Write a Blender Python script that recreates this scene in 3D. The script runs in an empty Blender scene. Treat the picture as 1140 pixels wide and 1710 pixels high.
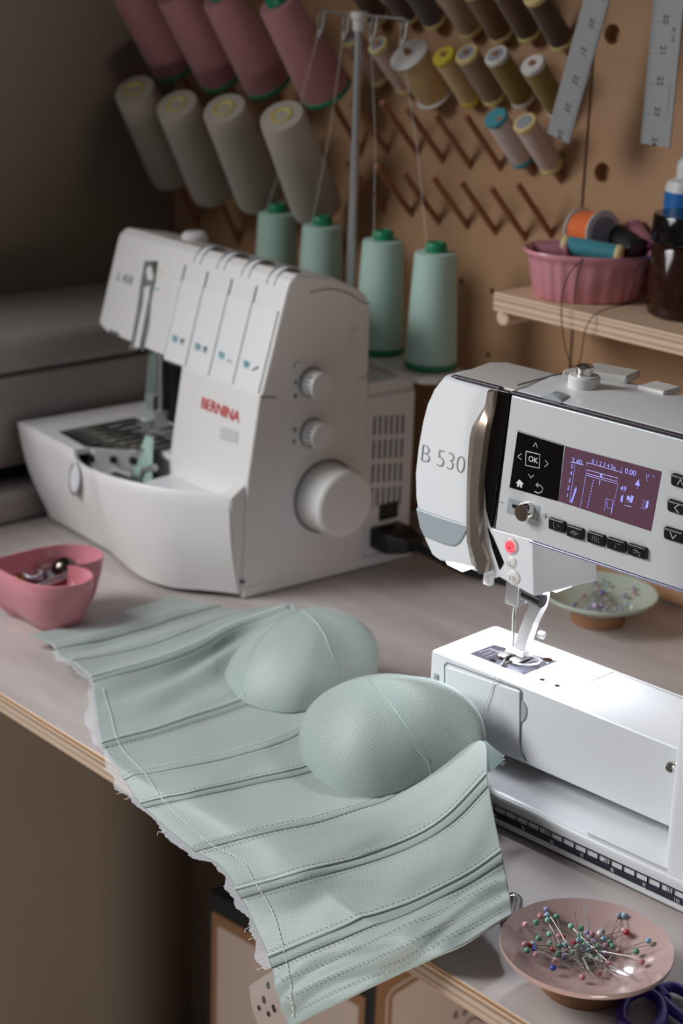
import bpy, bmesh, math, random
import numpy as np
from mathutils import Vector, Matrix
random.seed(7)
rng = np.random.default_rng(7)
S = bpy.context.scene
COL = S.collection
PI = math.pi

# ------------------------------------------------------------------ camera, world, light, exposure
CAM_H = 0.606                                    # eye above the table top (table top is z = 0)
PITCH, ROLL, YAW = [math.radians(a) for a in (-18.857, 1.8675, -47.348)]
FPX, IW, IH = 2881.0, 1140.0, 1710.0
_f = Vector((math.sin(YAW)*math.cos(PITCH), math.cos(YAW)*math.cos(PITCH), math.sin(PITCH)))
_r = Vector((math.cos(YAW), -math.sin(YAW), 0)); _u = _r.cross(_f)
CR = _r*math.cos(ROLL) + _u*math.sin(ROLL); CU = -_r*math.sin(ROLL) + _u*math.cos(ROLL); CF = _f
CAM = Vector((0, 0, CAM_H))
cd = bpy.data.cameras.new('camera'); cam = bpy.data.objects.new('camera', cd); COL.objects.link(cam)
cam.matrix_world = Matrix(((CR.x, CU.x, -CF.x, CAM.x), (CR.y, CU.y, -CF.y, CAM.y), (CR.z, CU.z, -CF.z, CAM.z), (0, 0, 0, 1)))
cd.sensor_fit = 'VERTICAL'; cd.sensor_height = 36.0; cd.lens = 36.0*FPX/IH
cd.clip_start = 0.02
cd.dof.use_dof = True; cd.dof.focus_distance = 1.13; cd.dof.aperture_fstop = 7.1
S.camera = cam
S.view_settings.view_transform = 'Standard'; S.view_settings.look = 'None'
S.view_settings.gamma = 1.0; S.view_settings.exposure = 0.0
S.view_settings.use_curve_mapping = False
try:
    S.cycles.use_denoising = True
    S.cycles.max_bounces = 8
except Exception: pass

w = bpy.data.worlds.new('world'); S.world = w; w.use_nodes = True
bg = w.node_tree.nodes['Background']
bg.inputs[0].default_value = (0.95, 0.94, 1.0, 1); bg.inputs[1].default_value = 0.09

ld = bpy.data.lights.new('window_daylight', 'AREA'); ld.shape = 'RECTANGLE'; ld.size = 0.60; ld.size_y = 0.65
ld.energy = 5.4; ld.spread = math.radians(82); ld.color = (0.96, 0.975, 1.0)
lo = bpy.data.objects.new('window_daylight', ld); COL.objects.link(lo)
lo.location = (-1.62, -0.06, 0.82)
lo.rotation_euler = Vector((0.84, 0.80, -0.86)).to_track_quat('-Z', 'Z').to_euler()

dd_ = bpy.data.lights.new('low_fill_light', 'AREA'); dd_.shape = 'RECTANGLE'; dd_.size = 0.7; dd_.size_y = 0.45; dd_.energy = 19.0; dd_.color = (1.0, 0.95, 0.89)
do_ = bpy.data.objects.new('low_fill_light', dd_); COL.objects.link(do_)      # added fill light, brightens the wall and box under the table
do_.location = (0.50, 0.12, -0.66); do_.rotation_euler = Vector((-2.1, 0.75, -0.02)).to_track_quat('-Z', 'Z').to_euler()

# ------------------------------------------------------------------ geometry helpers
def ray(px, py):
    return CR*((px-IW/2)/FPX) - CU*((py-IH/2)/FPX) + CF
def at_plane(px, py, p, n):
    d = ray(px, py); t = (Vector(p)-CAM).dot(Vector(n))/d.dot(Vector(n)); return CAM + d*t
def at_z(px, py, z=0.0): return at_plane(px, py, (0, 0, z), (0, 0, 1))
def at_y(px, py, y): return at_plane(px, py, (0, y, 0), (0, 1, 0))
def at_x(px, py, x): return at_plane(px, py, (x, 0, 0), (1, 0, 0))

class Frame:
    def __init__(s, o, deg):
        s.o = Vector(o); s.a = math.radians(deg)
        s.ex = Vector((math.cos(s.a), math.sin(s.a), 0)); s.ey = Vector((-math.sin(s.a), math.cos(s.a), 0)); s.ez = Vector((0, 0, 1))
    def loc(s, P):
        d = Vector(P)-s.o; return Vector((d.dot(s.ex), d.dot(s.ey), d.z))
    def onx(s, px, py, v): return s.loc(at_plane(px, py, s.o+s.ex*v, s.ex))
    def ony(s, px, py, v): return s.loc(at_plane(px, py, s.o+s.ey*v, s.ey))
    def onz(s, px, py, v): return s.loc(at_z(px, py, v))
    def ontilt(s, px, py, p, n):          # plane through local p with local normal n
        return s.loc(at_plane(px, py, s.o+s.ex*p[0]+s.ey*p[1]+s.ez*p[2], s.ex*n[0]+s.ey*n[1]+s.ez*n[2]))

def empty(name, loc=(0, 0, 0), rz=0.0, label=None, cat=None, group=None):
    o = bpy.data.objects.new(name, None); o.empty_display_size = 0.02; COL.objects.link(o)
    o.location = loc; o.rotation_euler = (0, 0, rz); tag(o, label, cat, group); return o
def tag(o, label=None, cat=None, group=None, kind=None):
    if label: o['label'] = label
    if cat: o['category'] = cat
    if group: o['group'] = group
    if kind: o['kind'] = kind
    return o
def finish(name, bm, mat, parent=None, smooth=True, bevel=0.0, seg=2, angle=35):
    bmesh.ops.recalc_face_normals(bm, faces=bm.faces)
    me = bpy.data.meshes.new(name); bm.to_mesh(me); bm.free()
    return link(name, me, mat, parent, smooth, bevel, seg, angle)
def link(name, me, mat, parent=None, smooth=True, bevel=0.0, seg=2, angle=35):
    o = bpy.data.objects.new(name, me); COL.objects.link(o)
    for m in (mat if isinstance(mat, (list, tuple)) else [mat]): me.materials.append(m)
    if parent: o.parent = parent
    if smooth:
        for p in me.polygons: p.use_smooth = True
        if bevel == 0:
            me.set_sharp_from_angle(angle=math.radians(angle))
    if bevel > 0:
        m = o.modifiers.new('bevel', 'BEVEL'); m.width = bevel; m.segments = seg; m.limit_method = 'ANGLE'; m.angle_limit = math.radians(30); m.harden_normals = True
    return o
def box(bm, x0, x1, y0, y1, z0, z1):
    v = [bm.verts.new(p) for p in ((x0,y0,z0),(x1,y0,z0),(x1,y1,z0),(x0,y1,z0),(x0,y0,z1),(x1,y0,z1),(x1,y1,z1),(x0,y1,z1))]
    for f in ((0,3,2,1),(4,5,6,7),(0,1,5,4),(1,2,6,5),(2,3,7,6),(3,0,4,7)): bm.faces.new([v[i] for i in f])
def loft(bm, rings, cap=True, closed=True):
    R = [[bm.verts.new(p) for p in ring] for ring in rings]
    n = len(R[0])
    for a, b in zip(R, R[1:]):
        for i in range(n if closed else n-1):
            j = (i+1) % n; bm.faces.new((a[i], a[j], b[j], b[i]))
    if cap and closed:
        bm.faces.new(R[0][::-1]); bm.faces.new(R[-1])
    return R
def prism(bm, pts, axis, a, b):
    def P(p, t):
        return {'x': (t, p[0], p[1]), 'y': (p[0], t, p[1]), 'z': (p[0], p[1], t)}[axis]
    loft(bm, [[P(p, a) for p in pts], [P(p, b) for p in pts]])
def lathe(bm, prof, seg=32, M=None, ox=0, oy=0):
    rings = []
    for r, z in prof:
        r = max(r, 1e-5)
        rings.append([Vector((ox+r*math.cos(2*PI*i/seg), oy+r*math.sin(2*PI*i/seg), z)) for i in range(seg)])
    if M is not None: rings = [[M @ p for p in ring] for ring in rings]
    loft(bm, rings)
def tube(bm, pts, r, seg=8, cap=True, r_end=None):
    pts = [Vector(p) for p in pts]; rings = []; n0 = None
    for i, p in enumerate(pts):
        d = (pts[min(i+1, len(pts)-1)] - pts[max(i-1, 0)])
        if d.length < 1e-9: d = Vector((0, 0, 1))
        d.normalize()
        if n0 is None: n0 = d.orthogonal()
        n0 = (n0 - d*n0.dot(d))
        if n0.length < 1e-6: n0 = d.orthogonal()
        n0.normalize(); b = d.cross(n0)
        rr = r if r_end is None else r + (r_end-r)*i/(len(pts)-1)
        rings.append([p + (n0*math.cos(2*PI*k/seg) + b*math.sin(2*PI*k/seg))*rr for k in range(seg)])
    loft(bm, rings, cap)
def catmull(P, n):
    P = np.asarray(P, float); d = np.r_[0, np.cumsum(np.linalg.norm(np.diff(P, axis=0), axis=1))]
    d = d/d[-1] if d[-1] > 0 else np.linspace(0, 1, len(P))
    return cubic(P, d, np.linspace(0, 1, n))
def cubic(P, d, t):
    # cubic Hermite with finite-difference tangents, P (k, ...) at knots d
    m = np.empty_like(P); k = len(P)
    sec = (P[1:]-P[:-1]) / (d[1:]-d[:-1]).reshape((-1,)+(1,)*(P.ndim-1))
    m[0], m[-1] = sec[0], sec[-1]
    for i in range(1, k-1):
        h0, h1 = d[i]-d[i-1], d[i+1]-d[i]; m[i] = (sec[i-1]*h1 + sec[i]*h0)/(h0+h1)
    t = np.asarray(t, float); i = np.clip(np.searchsorted(d, t, side='right')-1, 0, k-2)
    h = d[i+1]-d[i]; u = (t-d[i])/h; sh = (-1,)+(1,)*(P.ndim-1); u_, h_ = u.reshape(sh), h.reshape(sh)
    return (2*u_**3-3*u_**2+1)*P[i] + (u_**3-2*u_**2+u_)*h_*m[i] + (-2*u_**3+3*u_**2)*P[i+1] + (u_**3-u_**2)*h_*m[i+1]
def copy_tree(o, parent=None):
    c = o.copy(); COL.objects.link(c); c.parent = parent
    for ch in list(o.children): copy_tree(ch, c)
    return c
def text_mesh(s, size, extrude=0.0, align='CENTER', shear=0.0, spacing=1.0, bold=0.0):
    cu = bpy.data.curves.new('t', 'FONT'); cu.body = s; cu.size = size; cu.extrude = extrude; cu.align_x = align; cu.align_y = 'CENTER'
    cu.shear = shear; cu.space_character = spacing; cu.offset = bold; cu.resolution_u = 3
    o = bpy.data.objects.new('t', cu); COL.objects.link(o)
    dg = bpy.context.evaluated_depsgraph_get(); dg.update()
    me = bpy.data.meshes.new_from_object(o.evaluated_get(dg))
    bpy.data.objects.remove(o); bpy.data.curves.remove(cu); return me
def text_on(name, s, size, mat, parent, origin, xdir, ydir, extrude=0.0002, **k):
    me = text_mesh(s, size, extrude, **k); me.materials.clear()
    X, Y = Vector(xdir).normalized(), Vector(ydir).normalized(); Z = X.cross(Y).normalized(); Y = Z.cross(X); O = Vector(origin)
    me.transform(Matrix(((X.x, Y.x, Z.x, O.x), (X.y, Y.y, Z.y, O.y), (X.z, Y.z, Z.z, O.z), (0, 0, 0, 1))))
    return link(name, me, mat, parent, smooth=False)
def merge_mesh(bm, me): bm.from_mesh(me); bpy.data.meshes.remove(me)

# ------------------------------------------------------------------ materials
def srgb(r, g, b):
    f = lambda c: (c/255/12.92) if c/255 <= 0.04045 else ((c/255+0.055)/1.055)**2.4
    return (f(r), f(g), f(b), 1)
class Mat:
    def __init__(s, name, col, rough=0.5, metal=0.0, spec=0.5, **k):
        s.m = bpy.data.materials.new(name); s.m.use_nodes = True; s.nt = s.m.node_tree
        s.b = s.nt.nodes['Principled BSDF']
        s.b.inputs['Base Color'].default_value = col; s.b.inputs['Roughness'].default_value = rough
        s.b.inputs['Metallic'].default_value = metal; s.b.inputs['Specular IOR Level'].default_value = spec
        for a, v in k.items(): s.b.inputs[a.replace('_', ' ')].default_value = v
    def node(s, t, **k):
        n = s.nt.nodes.new(t)
        for a, v in k.items():
            if a in n.inputs.keys() and not hasattr(n, a): n.inputs[a].default_value = v
            elif hasattr(n, a): setattr(n, a, v)
            else: n.inputs[a].default_value = v
        return n
    def lk(s, a, b): s.nt.links.new(a, b)
    def coords(s, kind='Object', scale=(1, 1, 1), rot=(0, 0, 0)):
        tc = s.node('ShaderNodeTexCoord'); mp = s.node('ShaderNodeMapping')
        mp.inputs['Scale'].default_value = scale; mp.inputs['Rotation'].default_value = rot
        s.lk(tc.outputs[kind], mp.inputs[0]); return mp.outputs[0]
    def mottled(s, c1, c2, scale=(5, 5, 5), nscale=1.0, detail=5, kind='Object', lo=0.35, hi=0.65, rough=0.55):
        v = s.coords(kind, scale); n = s.node('ShaderNodeTexNoise'); n.inputs['Scale'].default_value = nscale
        n.inputs['Detail'].default_value = detail; n.inputs['Roughness'].default_value = rough
        s.lk(v, n.inputs['Vector']); r = s.node('ShaderNodeValToRGB')
        r.color_ramp.elements[0].position = lo; r.color_ramp.elements[1].position = hi
        r.color_ramp.elements[0].color = c1; r.color_ramp.elements[1].color = c2
        s.lk(n.outputs['Fac'], r.inputs[0]); s.lk(r.outputs[0], s.b.inputs['Base Color']); return s
    def bump(s, src, strength=0.3, dist=0.001):
        b = s.node('ShaderNodeBump'); b.inputs['Strength'].default_value = strength; b.inputs['Distance'].default_value = dist
        s.lk(src, b.inputs['Height']); s.lk(b.outputs[0], s.b.inputs['Normal']); return s
    def wave_bump(s, scale, direction='Z', strength=0.4, dist=0.0005, kind='Object'):
        v = s.coords(kind); wv = s.node('ShaderNodeTexWave'); wv.bands_direction = direction; wv.inputs['Scale'].default_value = scale
        wv.inputs['Distortion'].default_value = 0.6; s.lk(v, wv.inputs['Vector']); return s.bump(wv.outputs['Fac'], strength, dist)

def plain(name, c, rough=0.5, metal=0.0, **k): return Mat(name, srgb(*c), rough, metal, **k).m
M = {}
M['wall'] = Mat('painted_wall', srgb(135, 121, 107), 0.9).mottled(srgb(131, 117, 103), srgb(139, 125, 111), (3, 3, 3)).m
M['floor'] = Mat('oak_floor', srgb(170, 130, 94), 0.7).mottled(srgb(160, 120, 84), srgb(180, 140, 104), (2, 20, 2)).m
def wood(name, c1, c2, scale, rough=0.6, nscale=1.0):
    m = Mat(name, srgb(*c1), rough).mottled(srgb(*c1), srgb(*c2), scale, nscale, 6, lo=0.3, hi=0.7); return m.m
M['ply'] = wood('birch_plywood', (168, 128, 92), (180, 140, 103), (1.5, 1.5, 26))
M['ply_h'] = wood('birch_shelf_face', (206, 176, 146), (222, 194, 164), (3, 30, 30))
M['dowel'] = wood('beech_dowel', (150, 98, 68), (166, 114, 80), (30, 30, 6))
def ply_edge(name, cols, thick, z0):
    m = Mat(name, srgb(*cols[0]), 0.65); v = m.coords('Object')
    sep = m.node('ShaderNodeSeparateXYZ'); m.lk(v, sep.inputs[0])
    mr = m.node('ShaderNodeMapRange'); mr.inputs['From Min'].default_value = z0; mr.inputs['From Max'].default_value = z0+thick
    m.lk(sep.outputs['Z'], mr.inputs['Value'])
    n = m.node('ShaderNodeTexNoise'); n.inputs['Scale'].default_value = 9; n.inputs['Detail'].default_value = 4
    ad = m.node('ShaderNodeMath', operation='MULTIPLY_ADD'); ad.inputs[1].default_value = 0.06
    m.lk(n.outputs['Fac'], ad.inputs[0]); m.lk(mr.outputs[0], ad.inputs[2])
    r = m.node('ShaderNodeValToRGB'); cr = r.color_ramp; k = len(cols)
    cr.elements[0].position = 0.03; cr.elements[0].color = srgb(*cols[0]); cr.elements[1].position = 1.0; cr.elements[1].color = srgb(*cols[-1])
    for i in range(1, k-1):
        e = cr.elements.new(0.03+0.97*i/(k-1)); e.color = srgb(*cols[i])
    m.lk(ad.outputs[0], r.inputs[0]); m.lk(r.outputs[0], m.b.inputs['Base Color']); return m.m
M['table_edge'] = ply_edge('plywood_table_edge', [(196,164,132),(172,150,132),(190,168,148),(150,128,112),(186,166,148),(176,158,142),(130,104,86),(206,178,150),(120,92,72),(206,170,132)], 0.018, -0.018)
M['shelf_edge'] = ply_edge('plywood_shelf_edge', [(206,178,148),(222,196,168),(176,136,112),(214,188,160),(218,192,166),(172,128,106),(216,190,160),(190,152,126),(222,198,170)], 0.017, -0.017)
M['table'] = Mat('whitewashed_table_top', srgb(186, 177, 174), 0.42).mottled(srgb(168, 156, 152), srgb(200, 192, 188), (2.2, 9, 2), 2.2, 6, lo=0.3, hi=0.72).m
M['white'] = Mat('white_plastic', srgb(226, 223, 220), 0.34, spec=0.4).m
M['white_mach'] = Mat('cool_white_plastic', srgb(222, 224, 226), 0.30, spec=0.4).m
M['silver_front'] = Mat('pearl_silver_plastic', srgb(204, 207, 208), 0.30, 0.15).m
M['grey_plastic'] = plain('grey_plastic', (150, 156, 160), 0.4)
M['visor'] = plain('smoky_grey_plastic', (158, 168, 172), 0.25)
M['cutter'] = plain('pale_taupe_plastic', (158, 149, 144), 0.4)
M['seam'] = plain('dark_seam', (70, 66, 64), 0.7)
M['light_seam'] = plain('pale_seam', (140, 138, 136), 0.7)
M['black'] = plain('black_plastic', (16, 16, 17), 0.35)
M['black_gloss'] = plain('black_gloss', (9, 9, 10), 0.12)
M['chrome'] = plain('chrome', (214, 210, 204), 0.14, 1.0)
M['steel'] = plain('brushed_steel', (188, 188, 190), 0.35, 0.8)
M['bright_steel'] = plain('bright_steel', (214, 212, 212), 0.25, 0.55)
M['pin_steel'] = plain('pin_steel', (150, 142, 136), 0.4, 0.8)
M['plate'] = plain('needle_plate_steel', (128, 128, 142), 0.4, 0.8)
M['grey_roof'] = plain('light_grey_lid', (196, 192, 186), 0.4)
M['red'] = plain('red_lettering', (206, 44, 36), 0.5)
M['ink'] = plain('grey_lettering', (112, 114, 118), 0.5)
M['ink_dark'] = plain('dark_lettering', (36, 36, 40), 0.6)
M['ink_white'] = plain('white_lettering', (214, 214, 216), 0.5)
M['pink_glaze'] = plain('pink_glaze', (206, 134, 144), 0.16)
M['pink_dish'] = Mat('mauve_pink_glaze', srgb(188, 160, 154), 0.14).mottled(srgb(180, 150, 145), srgb(192, 164, 157), (30, 30, 30)).m
M['pink_ribbed'] = plain('rose_ribbed_glaze', (216, 146, 158), 0.22)
M['celadon'] = plain('celadon_glaze', (176, 186, 172), 0.2)
M['clay'] = plain('brown_clay', (150, 108, 76), 0.7)
M['green_plastic'] = plain('green_spool_plastic', (22, 132, 92), 0.4)
def thread(name, c, scale=420, sheen=0.0):
    m = Mat(name, srgb(*c), 0.62); m.b.inputs['Sheen Weight'].default_value = 0.25
    return m.wave_bump(scale, 'Z', 0.35, 0.0006).m
M['mint_thread'] = thread('mint_thread', (176, 206, 194))
M['pink_thread'] = thread('pink_thread', (176, 118, 122))
M['cream_thread'] = thread('cream_thread', (178, 168, 154))
M['yellow_plastic'] = plain('yellow_core', (206, 186, 60), 0.5)
M['flange_cream'] = plain('cream_spool_rim', (222, 202, 140), 0.5)
M['flange_white'] = plain('white_spool_rim', (216, 212, 206), 0.5)
M['label_grey'] = plain('grey_paper_label', (150, 150, 156), 0.7)
M['aluminium'] = Mat('brushed_aluminium', srgb(142, 142, 142), 0.5, 0.25).m
M['dark_hole'] = plain('dark_hole', (52, 36, 26), 0.9)
M['kraft'] = plain('kraft_border', (128, 94, 66), 0.85)
M['pale_card'] = plain('pale_card', (176, 160, 150), 0.8)
M['black_card'] = plain('black_card', (20, 22, 21), 0.8)
M['purple'] = plain('purple_plastic', (74, 52, 150), 0.35)
M['blue_label'] = plain('blue_label', (26, 106, 176), 0.4)
M['bottle_white'] = plain('white_bottle', (214, 212, 210), 0.4)
am = Mat('amber_plastic', srgb(48, 22, 10), 0.12); am.b.inputs['Transmission Weight'].default_value = 0.1; M['amber'] = am.m
sc = Mat('lcd_screen', srgb(84, 60, 74), 0.06); sc.b.inputs['Emission Color'].default_value = srgb(120, 78, 96); sc.b.inputs['Emission Strength'].default_value = 0.16; M['screen'] = sc.m
si = Mat('lcd_lines', srgb(150, 150, 230), 0.3); si.b.inputs['Emission Color'].default_value = srgb(150, 152, 240); si.b.inputs['Emission Strength'].default_value = 0.5; M['screen_ink'] = si.m
le = Mat('red_led', srgb(220, 60, 70), 0.3); le.b.inputs['Emission Color'].default_value = srgb(255, 70, 84); le.b.inputs['Emission Strength'].default_value = 1.3; M['led'] = le.m
lm = Mat('lamp_lens', srgb(240, 240, 255), 0.3); lm.b.inputs['Emission Color'].default_value = (0.86, 0.88, 1, 1); lm.b.inputs['Emission Strength'].default_value = 2.2; M['lamp'] = lm.m

def net_material(name, c1, scale=850, strength=0.35, c2=None, rough=0.46, sheen=0.3):
    m = Mat(name, srgb(*c1), rough, spec=0.35); m.b.inputs['Sheen Weight'].default_value = sheen; m.b.inputs['Sheen Roughness'].default_value = 0.4
    uv = m.coords('UV', (1, 1, 1), (0, 0, 0.4))
    vo = m.node('ShaderNodeTexVoronoi'); vo.inputs['Scale'].default_value = scale; vo.inputs['Randomness'].default_value = 0.12
    m.lk(uv, vo.inputs['Vector'])
    mx = m.node('ShaderNodeMix', data_type='RGBA'); mx.inputs['A'].default_value = srgb(*c1); mx.inputs['B'].default_value = srgb(*(c2 or [int(c*0.86) for c in c1]))
    mr = m.node('ShaderNodeMapRange'); mr.inputs['From Min'].default_value = 0.25; mr.inputs['From Max'].default_value = 0.75
    m.lk(vo.outputs['Distance'], mr.inputs['Value']); m.lk(mr.outputs[0], mx.inputs['Factor']); m.lk(mx.outputs['Result'], m.b.inputs['Base Color'])
    m.bump(vo.outputs['Distance'], strength, 0.0004); return m
M['mint'] = net_material('mint_satin_under_net', (162, 172, 167), 620, 0.35, (136, 148, 143)).m
M['mint_cup'] = net_material('mint_cup_net', (168, 180, 174), 560, 0.6, (114, 130, 124), 0.42).m
M['mint_strip'] = net_material('mint_channel_tape', (145, 156, 151), 700, 0.5, (122, 136, 130)).m
M['mint_ridge'] = net_material('mint_ridge', (180, 191, 184), 850, 0.2, (170, 182, 175)).m
M['mint_cup_seam'] = plain('mint_seam', (158, 174, 165), 0.5)
M['stitch_light'] = plain('pale_stitches', (228, 232, 226), 0.7)
M['stitch_dark'] = plain('grey_green_stitches', (112, 126, 120), 0.7)
fr = Mat('frayed_white_threads', srgb(214, 216, 220), 0.8); fr.b.inputs['Alpha'].default_value = 0.5; M['fray'] = fr.m
sh = Mat('sheer_organza', srgb(196, 186, 178), 0.7); sh.b.inputs['Alpha'].default_value = 0.30; M['sheer'] = sh.m

# ------------------------------------------------------------------ the room
WLX, WBY = -1.700, 1.300          # left wall, back wall
BY = 1.270                        # face of the plywood board
TE = 0.669                        # front edge of the table
def struct(name, bm, m):
    o = finish(name, bm, m, smooth=False); o['kind'] = 'structure'; return o
bm = bmesh.new()
for a in ((-1.2, -0.60, -0.92, 1.7), (0.70, 1.45, -0.92, 1.7)): box(bm, WLX-0.1, WLX, a[0], a[1], a[2], a[3])
box(bm, WLX-0.1, WLX, -0.60, 0.70, -0.92, 0.35); box(bm, WLX-0.1, WLX, -0.60, 0.70, 1.55, 1.7)
struct('wall_left', bm, M['wall'])
bm = bmesh.new(); box(bm, WLX, 0.7, WBY, WBY+0.1, -0.92, 1.7); struct('wall_back', bm, M['wall'])
bm = bmesh.new(); box(bm, WLX-0.1, 1.5, -1.2, WBY+0.1, -0.97, -0.92); struct('floor', bm, M['floor'])
bm = bmesh.new()
for z in (0.35, 1.51): box(bm, WLX-0.09, WLX-0.03, -0.60, 0.70, z, z+0.04)
for y in (-0.60, 0.03, 0.66): box(bm, WLX-0.09, WLX-0.03, y, y+0.04, 0.39, 1.51)
struct('window_1', bm, M['white'])

# ------------------------------------------------------------------ table
tb = empty('table', (0, TE, 0), 0, 'long whitewashed plywood table that everything stands on', 'table')
bm = bmesh.new(); box(bm, WLX+0.002, 0.55, 0.0015, WBY-TE-0.004, -0.018, 0.0)
top = finish('table_top', bm, [M['table'], M['table_edge']], tb, smooth=False, bevel=0.0012)
for p in top.data.polygons:
    if abs(p.normal.y) > 0.9 or abs(p.normal.x) > 0.9: p.material_index = 1
for x in (-0.2, 0.45):
    for y in (0.06, WBY-TE-0.09):
        bm = bmesh.new(); box(bm, x-0.02, x+0.02, y-0.02, y+0.02, -0.92, -0.018); finish('leg', bm, M['ply'], tb, bevel=0.002)

# ------------------------------------------------------------------ plywood board with holes, pegs
SEAMX = at_y(975, 300, BY).x
ZT, ZB = 0.80, 0.0
def holed(bm, x0, x1, z0, z1, holes, y0, depth, r):
    """front sheet with round holes, holes sorted by z, one per band"""
    zs = [z0] + [(a[1]+b[1])/2 for a, b in zip(holes, holes[1:])] + [z1]
    n = 32
    for (hx, hz), za, zb in zip(holes, zs, zs[1:]):
        ring = [bm.verts.new((hx+r*math.cos(2*PI*i/n), y0, hz+r*math.sin(2*PI*i/n))) for i in range(n)]
        ring2 = [bm.verts.new((v.co.x, y0+depth, v.co.z)) for v in ring]
        sq = []
        for i in range(n):
            a = 2*PI*i/n; c, s = math.cos(a), math.sin(a)
            tx = ((x1-hx)/c if c > 0 else (x0-hx)/c) if abs(c) > 1e-9 else 1e9
            tz = ((zb-hz)/s if s > 0 else (za-hz)/s) if abs(s) > 1e-9 else 1e9
            t = min(tx, tz); sq.append(bm.verts.new((hx+t*c, y0, hz+t*s)))
        cor = {}
        for i in range(n):
            j = (i+1) % n
            a, b = sq[i].co, sq[j].co
            fc = [ring[i], sq[i]]
            if abs(a.x-b.x) > 1e-6 and abs(a.z-b.z) > 1e-6:
                cx = x1 if math.cos(2*PI*(i+0.5)/n) > 0 else x0; cz = zb if math.sin(2*PI*(i+0.5)/n) > 0 else za
                fc.append(bm.verts.new((cx, y0, cz)))
            fc += [sq[j], ring[j]]
            bm.faces.new(fc); bm.faces.new((ring[i], ring[j], ring2[j], ring2[i]))
h1 = at_y(1022, 57, BY); h2 = at_y(1005, 288, BY)
pl = empty('plywood_panel', (SEAMX+0.0015, BY, 0), 0, 'plain plywood panel with two round holes behind the rulers', 'wall panel')
bm = bmesh.new(); O = Vector((SEAMX+0.0015, BY, 0))
holed(bm, 0, 0.9, ZB+0.003, ZT, [(h2.x-O.x, h2.z), (h1.x-O.x, h1.z)], 0, 0.012, 0.0092)
box(bm, 0, 0.9, 0.012, 0.015, ZB+0.003, ZT); finish('sheet', bm, M['ply'], pl, smooth=False)
BX0 = WLX+0.002
pw = empty('pegboard_panel', (SEAMX, BY, 0), 0, 'plywood thread rack panel with rows of angled wooden pegs', 'wall panel')
bm = bmesh.new(); box(bm, BX0-SEAMX, -0.0015, 0, 0.015, ZB+0.003, ZT); finish('sheet', bm, M['ply'], pw, smooth=False)
PD = Vector((0, -math.cos(PI/4), math.sin(PI/4)))       # direction of every peg
def peg(base, length=0.075, r=0.0032):
    b = base - Vector((SEAMX, BY, 0)); bm = bmesh.new(); tube(bm, [b + Vector((0, 0.004, -0.004)), b+PD*(length-0.002), b+PD*length], r, 12)
    return finish('peg', bm, M['dowel'], pw)
rowA = [(920,392),(876,397),(827,387),(780,377),(732,370),(687,357),(640,352)]
rowB = [(937,300),(890,287),(835,280),(785,277),(739,267),(697,255),(647,252)]
for p in rowA + rowB: peg(at_y(p[0], p[1], BY))
for p in ((815,592),(822,486),(770,470),(395,388),(338,432)):
    q = at_y(p[0], p[1], BY) - Vector((SEAMX, BY, 0)); bm = bmesh.new()
    lathe(bm, [(0.0001, 0), (0.0028, 0), (0.0026, 0.0006), (0.0001, 0.0006)], 12, Matrix.Translation(q) @ Matrix.Rotation(PI/2, 4, 'X')); finish('screw', bm, M['dark_hole'], pw)

# spools on pegs: matrix with local z along the peg
def axis_matrix(base, d=PD):
    d = Vector(d).normalized(); q = d.to_track_quat('Z', 'Y'); return Matrix.Translation(base) @ q.to_matrix().to_4x4()
def spool(name, base, r, L, mt, flange, label, group, off=0.011, wide=False, end='flange', d=PD, core=True, cat='thread spool'):
    o = empty(name, (0, 0, 0), 0, label, cat, group); o.matrix_world = axis_matrix(Vector(base) + Vector(d)*off, d)
    fr_ = r*(1.12 if wide else 1.04); ft = 0.003 if wide else 0.0055
    bm = bmesh.new(); lathe(bm, [(0.0036, ft*0.9), (r*0.97, ft*0.9), (r, ft+0.002), (r, L-ft-0.002), (r*0.97, L-ft*0.9), (0.0036, L-ft*0.9)], 24); finish('thread', bm, mt, o)
    for z0 in (0, L-ft):
        bm = bmesh.new(); pr = [(0.0036, z0), (fr_*0.93, z0), (fr_, z0+0.001), (fr_, z0+ft-0.001), (fr_*0.93, z0+ft), (0.0036, z0+ft), (0.0036, z0)]
        lathe(bm, pr[:-1], 24); finish('spool_rim', bm, flange, o)
    if end == 'label':
        bm = bmesh.new(); lathe(bm, [(0.0036, L), (fr_*0.72, L), (fr_*0.7, L+0.0005), (0.0036, L+0.0005)], 24); finish('end_label', bm, M['label_grey'], o)
    return o
def spool_px(name, top, bot, r, mt, flange, label, group, L=0.062, **k):
    P = at_y(bot[0], bot[1], BY-0.008); base = Vector((P.x, BY, P.z-0.008))
    peg(base)
    return spool(name, base, r, L, mt, flange, label, group, **k)
th = lambda n, c: thread(n, c, 600)
G1, G2, G3 = 'thread spools along the top of the rack', 'thread spools in the second row of the rack', 'thread spools in the third row of the rack'
spool_px('thread_spool', None, (633,32), 0.0115, th('umber_thread', (98,66,50)), M['flange_cream'], 'dark umber spool at the top, nearest the pink cones', G1)
spool_px('thread_spool', None, (684,32), 0.0115, th('taupe_thread', (96,80,72)), M['flange_cream'], 'dark taupe spool at the top, second after the thread stand head', G1)
spool_px('thread_spool', None, (727,38), 0.0115, th('slate_thread', (92,80,82)), M['flange_cream'], 'slate brown spool at the top beside the pale beige one', G1)
spool_px('thread_spool', None, (787,52), 0.0115, th('beige_thread', (178,146,120)), M['flange_cream'], 'pale beige spool at the top among dark brown ones', G1)
spool_px('thread_spool', None, (838,60), 0.0115, th('bronze_thread', (120,90,54)), M['flange_cream'], 'bronze brown spool at the top beside the pale beige one', G1)
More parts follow.
